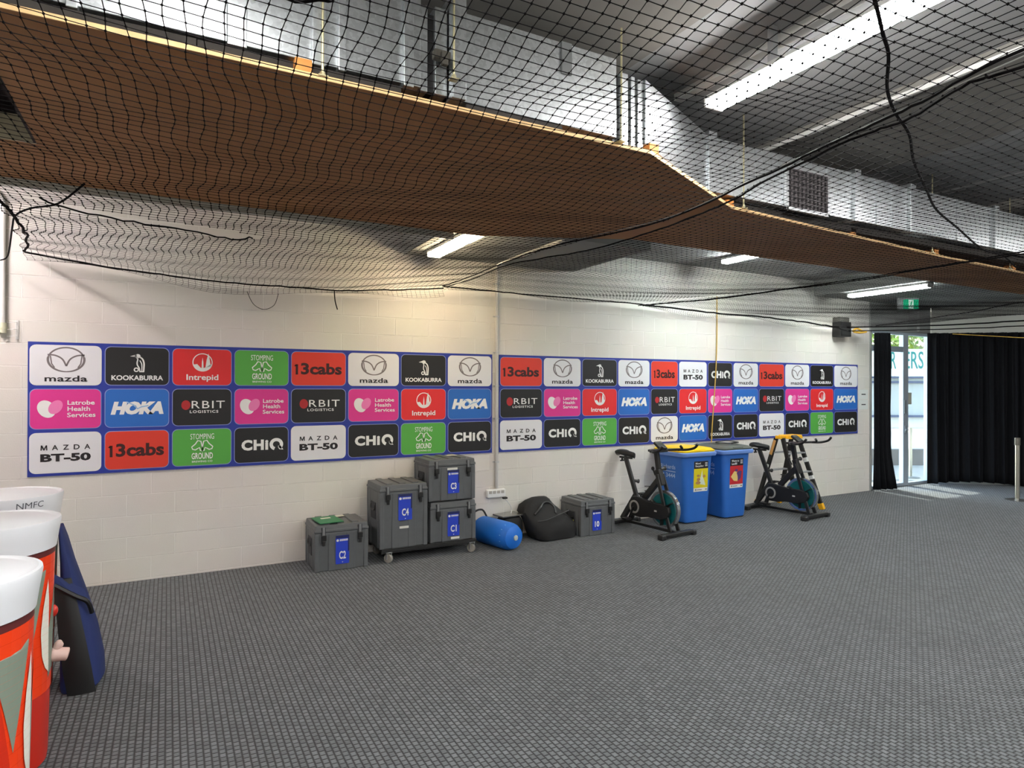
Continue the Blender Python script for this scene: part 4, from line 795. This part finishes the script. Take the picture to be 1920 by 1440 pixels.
# ------------------------------------------------------------------ nets
NT = 2.95
def lerpt(tab, x):
    if x <= tab[0][0]: return tab[0][1]
    for (a, va), (b_, vb) in zip(tab, tab[1:]):
        if x <= b_: return va+(vb-va)*(x-a)/(b_-a)
    return tab[-1][1]
def net(name, fx0, fx1, y0, y1, wallz, label, slit=None, wob=.01, step=.055, drop=.10, yfn=None):
    ny = int((y1-y0)/step); nx_ = int((fx1(3)-fx0(3))/step)
    V = []
    rnd = random.Random(len(label))
    ph = [rnd.uniform(0, 6.28) for _ in range(nx_+1)]
    def pos(i, j):
        y = y0+(y1-y0)*j/ny; a, c = fx0(y), fx1(y); f = i/nx_; x = a+(c-a)*f
        wl = wob*(1.6-f*1.2)
        x += wl*math.sin(y*7.5+x*1.1)*1.2+wl*.5*math.sin(y*17+ph[i]*.35)
        s_ = max(0, min(1, (y-4.9)/1.9)); s_ = s_*s_*(3-2*s_)
        z = NT+(lerpt(wallz, x)-NT)*s_+.012*math.sin(x*2.1+y*1.3)+wob*.5*math.sin(y*13+x*5)
        z -= .05*math.sin(PI*f)*(1-s_)*.6
        yy = min(y, 6.86)
        if j > ny-6: z -= drop*(j-ny+6)/6*(.8+.4*math.sin(x*3.1)); yy = 6.87-.012*(j-ny+6)
        return (x, yy, z)
    G = [[pos(i, j) for j in range(ny+1)] for i in range(nx_+1)]
    def hole(p): return slit and slit(p[0], p[1])
    vs = []; fs = []; r = .0015
    def strand(line):
        k0 = len(vs); k = len(line)
        for i, p in enumerate(line):
            q = line[min(i+1, k-1)]; o = line[max(i-1, 0)]; dx, dy = q[0]-o[0], q[1]-o[1]; l = math.hypot(dx, dy) or 1; nx__, ny__ = -dy/l*r, dx/l*r
            vs.append((p[0]+nx__, p[1]+ny__, p[2]-r*.5)); vs.append((p[0]-nx__, p[1]-ny__, p[2]-r*.5)); vs.append((p[0], p[1], p[2]+r))
        for i in range(k-1):
            a = k0+3*i; b_ = a+3
            for u, v in ((0, 1), (1, 2), (2, 0)): fs.append((a+u, a+v, b_+v, b_+u))
    def runs(line):
        cur = []
        for p in line:
            if hole(p):
                if len(cur) > 1: strand(cur)
                cur = []
            else: cur.append(p)
        if len(cur) > 1: strand(cur)
    for i in range(nx_+1): runs(G[i])
    for j in range(ny+1): runs([G[i][j] for i in range(nx_+1)])
    kr = .0056
    for i in range(nx_+1):
        for j in range(ny+1):
            x, y, z = G[i][j]
            if hole(G[i][j]) or y > 5.9 or y < -.2: continue
            o = len(vs); vs.extend([(x+kr, y, z), (x, y+kr, z), (x-kr, y, z), (x, y-kr, z), (x, y, z+kr), (x, y, z-kr)])
            fs.extend([(o, o+1, o+4), (o+1, o+2, o+4), (o+2, o+3, o+4), (o+3, o, o+4), (o+1, o, o+5), (o+2, o+1, o+5), (o+3, o+2, o+5), (o, o+3, o+5)])
    me = bpy.data.meshes.new(name); me.from_pydata(vs, [], fs); me.materials.append(M_net); me.update()
    o = bpy.data.objects.new(name, me); COL.objects.link(o); tag(o, label, 'net')
    return o
wz1 = [(-1.1, 3.01), (-.5, 2.93), (.38, 2.87), (1.62, 2.87), (2.3, 2.93), (2.98, 3.0)]
wz2 = [(2.9, 3.0), (3.99, 3.0), (5.67, 2.97)]; wz3 = [(5.67, 2.97), (7.7, 2.94), (10.1, 2.86), (12, 2.86)]
def slit(x, y):
    if not (-.72 < x < .60): return False
    up = lerpt([(-.69, 4.55), (-.45, 4.68), (-.05, 4.74), (.34, 4.87), (.6, 4.95)], x); lo = lerpt([(-.69, 4.57), (-.54, 4.77), (-.27, 4.9), (.04, 4.97), (.36, 5.13), (.6, 5.0)], x)
    return up < y < lo
SEAM_A = [(2.441, 1.042, 2.945), (2.555, 1.454, 2.945), (2.611, 1.77, 2.945), (2.728, 2.346, 2.945), (2.877, 3.259, 2.945)]
SEAM_B = [(2.571, 1.089, 2.945), (2.538, 1.238, 2.945), (2.665, 1.548, 2.945), (2.66, 1.778, 2.945), (2.813, 2.401, 2.945), (2.935, 2.76, 2.945), (3.008, 3.434, 2.945), (2.973, 4.254, 2.945)]
L1 = lambda y: lerpt([(-1, -1.35), (3.5, -1.05), (4.8, -.88), (5.3, -.9), (6.86, -1.10)], y)
R1 = lambda y: lerpt([(-1, 2.50), (.3, 2.46)]+[(p_[1], p_[0]) for p_ in SEAM_A]+[(4.2, 2.66), (5.0, 2.62), (6.86, 2.78)], y)
L2 = lambda y: lerpt([(-1, 2.62), (.3, 2.60)]+[(p_[1], p_[0]) for p_ in SEAM_B]+[(5.0, 2.70), (6.86, 2.84)], y)
R2 = lambda y: lerpt([(-1, 6.2), (3.0, 6.1), (4.8, 6.15), (6.86, 5.65)], y)
L3_ = lambda y: R2(y)+.07
R3 = lambda y: lerpt([(-1, 12.4), (3.0, 12.0), (4.8, 11.3), (5.8, 10.9), (6.86, 10.1)], y)
net('overhead_net', L1, R1, -.9, 7.10, wz1, 'black knotted ceiling net, left panel with a torn slit, ending at the left sponsor board', slit, wob=.011)
net('overhead_net', L2, R2, -.9, 6.98, wz2, 'black knotted ceiling net, middle panel between the two rope seams', None, wob=.004, drop=.05)
net('overhead_net', L3_, R3, -.9, 6.98, wz3, 'black knotted ceiling net, right panel towards the doors and drape', None, wob=.004, drop=.09)
def rope(name, pts, r, label, m=None, n=5, cat='rope', grp=None, jit=0.0, sides=6):
    P = path(pts, n)
    if jit:
        rnd = random.Random(3); P = [p+Vector((rnd.uniform(-jit, jit), rnd.uniform(-jit, jit), rnd.uniform(-jit, jit))) for p in P]
    return tag(MB().tube(P, r, sides).build(name, m or M_rope, smooth=True), label, cat, grp)
ys = [-.9, .5, 1.5, 2.4, 3.2, 4.1, 5.0, 5.8, 6.5, 6.86]
rope('net_rope', [(2.5, -.9, 2.94), (2.46, .3, 2.94)]+SEAM_A+[(2.66, 4.2, 2.945), (2.62, 5.0, 2.945), (2.70, 6.0, 2.96), (2.78, 6.86, 3.0)], .0055, 'black edge rope of the left net panel along the first seam', n=8, jit=.003)
rope('net_rope', [(2.62, -.9, 2.94), (2.60, .3, 2.94)]+SEAM_B+[(2.70, 5.0, 2.94), (2.76, 6.0, 2.955), (2.84, 6.86, 3.0)], .0055, 'black edge rope of the middle net panel along the first seam', n=8, jit=.003)
rope('support_wire', [(R1(y)+.012, y, 2.956) for y in ys], .0025, 'thin pale wire running along the first net seam', mat('pale_wire', (176, 176, 172), .4, metal=.4), n=6)
rope('net_rope', [(R2(y)+.0, y, 2.942+.01*math.sin(y*3)) for y in ys], .0055, 'black edge rope of the middle net panel along the second seam', n=8, jit=.003)
rope('net_rope', [(L3_(y)+.01, y, 2.945+.01*math.sin(y*4)) for y in ys], .0055, 'black edge rope of the right net panel along the second seam', n=8, jit=.003)
rope('net_rope', [(x, 6.872, lerpt(wz1, x)-.005) for x in [-1.1, -.5, 0, .4, 1, 1.6, 2.1, 2.5, 2.8]], .008, 'black rope along the wall carrying the left net panel', n=6, jit=.004)
rope('net_rope', [(x, 6.872, lerpt(wz2, x)-.005-.01*math.sin(x*2)) for x in [2.8, 3.2, 3.8, 4.6, 5.2, 5.7]], .008, 'black rope along the wall carrying the middle net panel', n=6, jit=.004)
rope('net_rope', [(x, 6.872, lerpt(wz3, x)-.005-.012*math.sin(x*2)) for x in [5.7, 6.4, 7.2, 8, 8.8, 9.5, 10.1]], .012, 'black rope along the wall carrying the right net panel', n=6, jit=.006)
rope('net_rope', [(10.1, 6.86, 2.86), (10.9, 5.8, 2.84), (11.3, 4.8, 2.85), (12.0, 3.0, 2.92), (12.3, 0, 2.95)], .012, 'black rope along the right edge of the right net panel, near the drape', n=6, jit=.004)
rope('net_rope', [(10.15, 6.84, 2.80), (10.95, 5.85, 2.78), (11.4, 4.8, 2.78), (12.05, 3.0, 2.86), (12.4, 0, 2.9)], .009, 'lower black rope under the right net edge, sagging towards the drape', n=6, jit=.006)
rope('net_rope', [(10.4, 6.5, 2.87), (10.2, 5.0, 2.93), (9.9, 4.2, 2.97), (9.6, 2.5, 3.0)], .007, 'black rope rising from the far net edge towards the right of the picture', n=6, jit=.003)
rope('net_rope', [(x, y, z) for x, y, z in ((-1.33, 3.2, 2.97), (-1.05, 4.2, 2.96), (-.89, 4.83, 2.95), (-.89, 5.09, 2.94), (-.91, 5.65, 2.96), (-1.0, 6.36, 2.99), (-1.1, 6.86, 3.0))], .009, 'black gathered rope along the left edge of the left net panel', n=6, jit=.01)
rope('tie_cord', [(-.41, 4.2, 2.955), (-.59, 4.69, 2.945), (-.75, 4.89, 2.945), (-.86, 5.08, 2.93), (-.95, 5.5, 2.93), (-1.15, 6.5, 2.90), (-1.27, 6.9, 2.92)], .006, 'thin black tie cord from the left net to the conduit at the left edge')
rope('net_rope', [(-.66, 4.58, 2.945), (-.54, 4.79, 2.94), (-.27, 4.92, 2.935), (.04, 4.99, 2.935), (.36, 5.15, 2.935), (.55, 5.04, 2.94)], .0055, 'frayed black rope along the lower lip of the slit in the left net', jit=.008)
rope('tie_cord', [(1.55, 6.868, 2.865), (1.56, 6.87, 2.75), (1.585, 6.87, 2.66)], .006, 'short black tie end hanging from the net above the left board')
rope('tie_cord', [(.70, 6.96, 2.80), (.76, 6.97, 2.68), (.86, 6.97, 2.63), (.96, 6.97, 2.68), (1.0, 6.96, 2.80)], .003, 'thin loop of line hanging below the left net against the wall')
rope('power_cable', [(1.88, 1.15, 3.7), (1.9, 1.22, 3.25), (2.12, 1.31, 3.08), (2.28, 1.38, 3.05), (2.52, 1.53, 3.04), (2.74, 1.63, 3.03), (3.02, 1.73, 3.02), (3.39, 1.92, 3.02), (3.94, 2.16, 3.02), (4.46, 2.38, 3.02), (5.11, 2.58, 3.02), (6.06, 2.87, 3.02), (6.54, 2.93, 3.02), (7.27, 3.15, 3.02)], .007, 'loose black cable snaking over the middle net panel to the right', cat='cable', n=6)
rope('power_cable', [(.22, 2.0, 3.3), (.28, 1.95, 3.0), (.38, 1.90, 2.975), (.43, 1.85, 3.0), (.5, 1.75, 3.3)], .008, 'short loop of black cable resting on the left net at the top', cat='cable')
rope('yellow_rope', [(7.24, 6.97, 3.2), (7.24, 6.97, 2.5), (7.20, 6.965, 1.9), (7.14, 6.96, 1.3), (7.11, 6.95, 1.0)], .008, 'thin yellow rope hanging down the wall over the right sponsor board', mat('rope_yellow', (206, 168, 78), .7))
b = MB(); b.tube(path([(10.32, 6.86, 2.80), (10.40, 6.84, 2.85), (10.52, 6.82, 2.81), (10.60, 6.8, 2.80), (10.46, 6.82, 2.78), (10.34, 6.85, 2.79)], 5), .018, 7)
tag(b.build('rope_coil', mat('coil_yellow', (206, 160, 56), .7), smooth=True), 'bundle of yellow rope tied at the net corner beside the black wall box', 'rope')
rope('yellow_rope', [(12.9, 6.6, 2.84), (13.2, 6.1, 2.78), (13.4, 5.6, 2.72), (13.6, 5.0, 2.68), (14.0, 4.4, 2.66)], .007, 'thin yellow rope sagging across the top of the long drape', mat('rope_yellow', (206, 168, 78), .7))

# ------------------------------------------------------------------ wall fittings
M_cond = mat('conduit_grey', (196, 194, 192), .45)
t = thing('wall_conduit', 'grey conduit running down the wall between the two sponsor boards', 'conduit', (3.543, 6.977, .6))
MB().tube([(0, 0, 0), (0, 0, 2.738), (0, -.02, 2.741), (0, -1.5, 2.741)], .021, 12).build('pipe', M_cond, t, smooth=True)
for z in (.32, .85, 1.25, 1.66, 2.1, 2.5): b = MB(); b.box(-.042, .042, .012, .022, z-.008, z+.008); b.box(-.025, .025, -.024, .015, z-.008, z+.008); b.build('saddle_clip', M_alu, t, bevel=.002)
t = thing('power_outlet', 'white four-way power outlet on the wall at the foot of the conduit', 'outlet', (3.53, 7.0, .54))
MB().prism([(-.125, -.05), (.125, -.05), (.125, .05), (-.125, .05)], -.06, 0).build('case', M_white, t, bevel=.012)
for k in range(4): b = MB(); b.box(-.105+k*.055, -.065+k*.055, -.064, -.058, .0, .035); b.build('switch', mat('switch_grey', (176, 172, 164), .5), t, bevel=.004)
rope('charger_lead', [(3.62, 6.93, .485), (3.66, 6.92, .44), (3.70, 6.9, .38), (3.71, 6.90, .33), (3.70, 6.88, .31), (3.68, 6.86, .302)], .005, 'thin white lead from the wall outlet down to the laptop', mat('lead_white', (205, 205, 205), .5), cat='cable')
b = MB(); b.box(3.60, 3.66, 6.90, 6.938, .47, .492); tag(b.build('plug', M_black, bevel=.005), 'black plug under the wall power outlet', 'plug')
t = thing('wall_conduit', 'white conduit pipe with a coupling at the left edge of the picture', 'conduit', (-1.27, 6.97, 2.3))
MB().tube(path([(0, 0, .05), (0, 0, .8), (0, 0, 1.1), (-.03, -.0, 1.2), (-.12, 0, 1.24), (-.4, 0, 1.25)], 5), .022, 12).build('pipe', M_white, t, smooth=True)
MB().tube([(-.055, .0, .0), (-.055, 0, 1.2)], .018, 10).build('pipe_shadow', mat('shadow_maroon', (104, 88, 90), .5), t, smooth=True)  # maroon tube stands in for the dark shadow beside the white pipe
b = MB(); b.tube([(0, 0, .0), (0, 0, .09)], .031, 14); b.tube([(0, 0, .035), (0, 0, .055)], .036, 14); b.build('coupling', mat('coupling_cream', (222, 222, 196), .5), t, smooth=True)
t = thing('wire_bracket', 'small white wire bracket on the wall below the left conduit', 'bracket', (-1.17, 7.0, 2.34))
MB().box(-.012, .012, -.008, 0, -.09, .08).build('plate', M_white, t, bevel=.002)
for z in (-.06, .0, .06): b = MB(); b.tube([(0, -.004, z), (-.02, -.05, z-.005), (-.06, -.06, z-.01)], .004, 6); b.build('wire', M_white, t)
t = thing('wall_speaker', 'small black box mounted high on the wall near the doors, under the net rope', 'speaker', (10.10, 6.99, 2.83))
MB().box(-.14, .14, -.16, 0, -.13, .12).build('cabinet', M_black, t, bevel=.008); MB().box(-.12, .12, -.164, -.158, -.11, .02).build('grille', mat('grille_black', (34, 34, 34), .6), t); MB().box(-.13, .13, -.13, .0, .12, .20).build('bracket', mat('bracket_grey', (92, 90, 84), .6), t, bevel=.006)
for z, lab in ((1.715, 'upper white paper notice on the wall beside the doorway'), (1.535, 'lower white paper notice on the wall beside the doorway')):
    t = thing('paper_notice', lab, 'notice', (10.83, 6.998, z), group='paper notices by the doorway')
    MB().box(-.13, .13, -.002, 0, -.085, .085).build('sheet', mat('sheet_white', (222, 226, 224), .7), t); b = MB(); b.flat([[(-.06, -.008), (.06, -.008), (.06, .010), (-.06, .010)]], wallT(0, -.0035, 0)); b.build('printed_line', I_k, t)

# ------------------------------------------------------------------ doors, drapes, exit sign, posts
DY = 7.08
M_frame = mat('door_frame', (170, 182, 194), .4, metal=.3)
t = thing('door_1', 'glazed door', 'door', (0, 0, 0)); del t['label']; del t['category']; t['kind'] = 'structure'
def fr(b, x0, x1, z0, z1): b.box(x0, x1, DY-.04, DY+.04, z0, z1)
b = MB(); fr(b, 11.05, 11.10, 0, 2.87); fr(b, 12.10, 12.26, 0, 2.87); fr(b, 12.90, 12.95, 0, 2.87); fr(b, 11.10, 12.10, 2.50, 2.60); fr(b, 11.1, 12.1, 2.82, 2.87); fr(b, 12.26, 12.9, 2.82, 2.87); fr(b, 11.1, 12.1, 0, .06); fr(b, 12.26, 12.9, 0, .05); b.build('door_frame', M_frame, t, bevel=.004)
MB().box(11.10, 12.10, DY-.003, DY+.003, .06, 2.50).build('glass_pane', M_glass, t); MB().box(11.10, 12.10, DY-.004, DY+.004, 2.60, 2.82).build('glass_pane', M_glass, t); MB().box(12.26, 12.90, DY-.004, DY+.004, .05, 2.82).build('glass_pane', M_glass, t)
b = MB(); b.box(12.13, 12.16, DY-.06, DY-.04, .98, 1.12); b.tube([(12.145, DY-.06, 1.05), (12.145, DY-.10, 1.05), (12.06, DY-.10, 1.05)], .01, 8); b.box(12.12, 12.17, DY-.055, DY-.04, 1.35, 1.6); b.build('door_handle', mat('handle_grey', (130, 136, 142), .4, metal=.5), t)
b = MB(); b.box(12.31, 12.42, DY-.008, DY-.005, 1.52, 1.74); b.build('door_sticker', mat('sticker_beige', (196, 194, 178), .6), t)
def drape(pth, z0, z1, amp, wave, name, label, zfn=None, pinch=None, left=False):
    P = path(pth, 26); d = [0]
    for a, c in zip(P, P[1:]): d.append(d[-1]+(c-a).length)
    rows = 14; vs = []; n = len(P); m = 5
    fine = []
    for i in range(n-1):
        for k in range(m): fine.append((P[i].lerp(P[i+1], k/m), d[i]+(d[i+1]-d[i])*k/m, (P[i+1]-P[i]).normalized()))
    fine.append((P[-1], d[-1], (P[-1]-P[-2]).normalized())); n = len(fine)
    cen = sum((p for p, _, _ in fine), Vector())/n
    if left: cen = fine[0][0]+(fine[-1][0]-fine[0][0])*.12
    for r in range(rows+1):
        f = r/rows
        for p, s_, tg in fine:
            nn = Vector((-tg.y, tg.x, 0)); a = amp*(.55+.45*(1-f))*math.sin(s_*2*PI/wave+.6*math.sin(s_*3.1))+amp*.4*math.sin(s_*2*PI/wave*2.3+1+f)
            q = p+nn*a
            if pinch: k = pinch(f); q = cen+(q-cen)*k
            zz = (zfn(s_/d[-1]) if zfn else z0); vs.append((q.x, q.y, zz+(z1-zz)*f))
    fs = [(r*n+i, r*n+i+1, (r+1)*n+i+1, (r+1)*n+i) for r in range(rows) for i in range(n-1)]
    b = MB(); b.add(vs, fs); o = b.build(name, M_curtain, smooth=True); s_ = o.modifiers.new('t', 'SOLIDIFY'); s_.thickness = .006
    return tag(o, label, 'curtain', 'black drapes at the doors')
drape([(11.14, 7.0, 0), (11.28, 6.93, 0), (11.44, 6.88, 0), (11.58, 6.90, 0)], .012, 2.82, .045, .12, 'drape', 'narrow black drape gathered at the left side of the glass doors', pinch=lambda f: .70+.30*max(0, 1-f/.28)**1.3+.05*math.exp(-((f-.8)/.12)**2)+.01*math.sin(f*22), left=True)
drape([(12.66, 6.90, 0), (12.95, 6.74, 0), (13.35, 6.42, 0), (13.9, 5.98, 0), (14.6, 5.3, 0), (15.4, 4.6, 0), (16.2, 3.9, 0)], .02, 2.87, .055, .19, 'drape', 'wide black drape along the slanted wall right of the doors', zfn=lambda s_: .016+.05*max(0, math.sin(s_*9.0))*(s_ < .35))
t = thing('exit_sign', 'green and white running-man exit sign hung from the ceiling near the doors', 'exit sign', (11.1, 6.38, 3.365), R(-28))
M_gr = emis('exit_green', (.0, .42, .19), 1.0); M_gr.node_tree.nodes['Principled BSDF'].inputs['Base Color'].default_value = (.0, .3, .14, 1); M_ew = emis('exit_white', (.75, .95, .85), .9)
MB().box(-.17, .17, -.03, .03, -.20, 0).build('case', mat('sign_case', (176, 176, 178), .5), t, bevel=.006)
b = MB(); b.box(-.10, .16, -.034, -.03, -.19, -.03); pn = b.build('green_panel', M_gr, t); b = MB(); b.box(-.01, .07, -.037, -.034, -.185, -.035); b.build('white_panel', M_ew, pn)
b = MB(); T = wallT(.03, -.0385, -.11); k = .0012
b.flat([disc(.012, .048, .010), [(-.006, .036), (.012, .034), (.008, -.005), (-.012, -.002)]]+stroke([(.004, .0), (.018, -.022), (.008, -.055)], .011)+stroke([(-.006, .0), (-.012, -.03), (-.032, -.045)], .011)+stroke([(.006, .03), (.026, .014)], .008)+stroke([(-.002, .03), (-.022, .012)], .008), T); b.build('running_man', M_gr, pn)
t = thing('belt_post', 'metal belt barrier post standing on the carpet in front of the long drape', 'barrier post', (12.24, 5.28, 0))
MB().lathe([(.165, 0), (.165, .008), (.12, .016), (.04, .026), (.032, .03)], 32).build('base', mat('base_steel', (150, 150, 148), .3, metal=.8), t, smooth=True)
MB().tube([(0, 0, .025), (0, 0, .93)], .032, 20).build('post', M_steel, t, smooth=True); MB().tube([(0, 0, .90), (0, 0, 1.02)], .04, 20).build('belt_head', mat('head_grey', (110, 106, 98), .4, metal=.4), t, smooth=True)

# ------------------------------------------------------------------ outside the glass doors
struct(MB().box(6, 40, 7.3, 34, -.16, -.03).build('pavement_outside', mat('paving_pale', (196, 190, 178), .8, var=.06, scale=2)))
def vdir(cx, d): return (_rt*cx+Vector((math.sin(_a), math.cos(_a), 0))*d)
TO = Matrix(((_rt.x, 0, math.sin(_a), vdir(9.6, 15.5).x), (_rt.y, 0, math.cos(_a), vdir(9.6, 15.5).y), (0, 1, 0, 0), (0, 0, 0, 1)))  # x along the facade, y up, z into it
RZ = -_a; OP = vdir(9.6, 15.5)
t = thing('shop_building', 'white building with teal sign lettering seen through the glass doors', 'building', (OP.x, OP.y, -.03), RZ)
MB().box(-3.5, 4.5, .25, 4, 0, 2.78).build('wall', mat('building_white', (226, 226, 224), .7), t)
MB().box(-3.5, 4.5, 0, .25, 2.13, 2.80).build('sign_panel', mat('sign_white', (240, 242, 242), .5), t)
b = MB(); b.mesh2d(text2d('ERS', .16, 2.53, .46, .42, .006), wallT(0, -.004, 0)); b.mesh2d(text2d('R', -.34, 2.53, .13, .42, .006), wallT(0, -.004, 0)); b.build('sign_lettering', mat('sign_teal', (40, 140, 138), .5), t)
MB().box(-3.5, 4.5, .1, .25, 1.18, 2.10).build('shutter', mat('shutter_grey', (186, 190, 190), .6), t)
for z in (2.09, 1.97, 1.14): MB().box(-3.5, 4.5, .0, .1, z, z+.05).build('rail', mat('rail_blue', (86, 92, 120), .5), t)
MB().box(-3.5, 4.5, -.2, .25, 0, .37).build('plinth', mat('plinth_grey', (120, 112, 106), .8), t); MB().box(-3.5, 4.5, .05, .25, .37, .87).build('counter_front', mat('counter_white', (232, 234, 232), .6), t)
M_leaf = mat('leaf_yellow_green', (104, 122, 28), .6, var=.4, scale=1.5); M_bark = mat('bark', (92, 78, 62), .9)
def tree(cx, d, h, r, seed, label):
    p = vdir(cx, d); t = thing('tree', label, 'tree', (p.x, p.y, -.03), group='trees behind the white building'); rnd = random.Random(seed)
    MB().tube([(0, 0, 0), (.05, 0, h*.5), (0, .1, h*.8)], [.16, .12, .07], 8).build('trunk', M_bark, t, smooth=True)
    b = MB()
    for _ in range(2600):
        v = Vector((rnd.gauss(0, 1), rnd.gauss(0, 1), rnd.gauss(0, .8))); v = v/max(.3, v.length)*r*rnd.uniform(.55, 1)
        c = Vector((0, 0, h*.85))+v; u = Vector((rnd.gauss(0, 1), rnd.gauss(0, 1), rnd.gauss(0, 1))).normalized(); w = u.orthogonal().normalized(); s_ = rnd.uniform(.09, .18)
        b.add([c-u*s_, c+w*s_*.5, c+u*s_, c-w*s_*.5], [(0, 1, 2, 3)])
    b.build('foliage', M_leaf, t)
tree(12.2, 22, 4.2, 1.9, 1, 'leafy yellow-green tree behind the white building, left of the door post'); tree(16.8, 25, 4.2, 2.0, 2, 'leafy yellow-green tree behind the white building, right of the door post')
def outpost(x, y, label):
    t = thing('belt_post', label, 'barrier post', (x, y, -.03), group='barrier posts outside the doors')
    MB().lathe([(.17, 0), (.17, .012), (.04, .03)], 24).build('base', mat('base_steel', (150, 150, 148), .3, metal=.8), t, smooth=True); MB().tube([(0, 0, .02), (0, 0, .95)], .034, 16).build('post', M_steel, t, smooth=True); MB().tube([(0, 0, .92), (0, 0, 1.04)], .045, 16).build('belt_head', M_steel, t, smooth=True)
outpost(12.35, 7.70, 'metal barrier post outside, left of the door post'); outpost(12.98, 7.52, 'metal barrier post outside, right of the door post'); outpost(13.55, 7.74, 'second metal barrier post outside, just behind the first right one')
struct(MB().box(10.4, 16.5, 7.2, 10.1, 3.35, 3.45).build('added_sun_shade', M_head))  # unseen roof added outside to trim the sun patches on the carpet
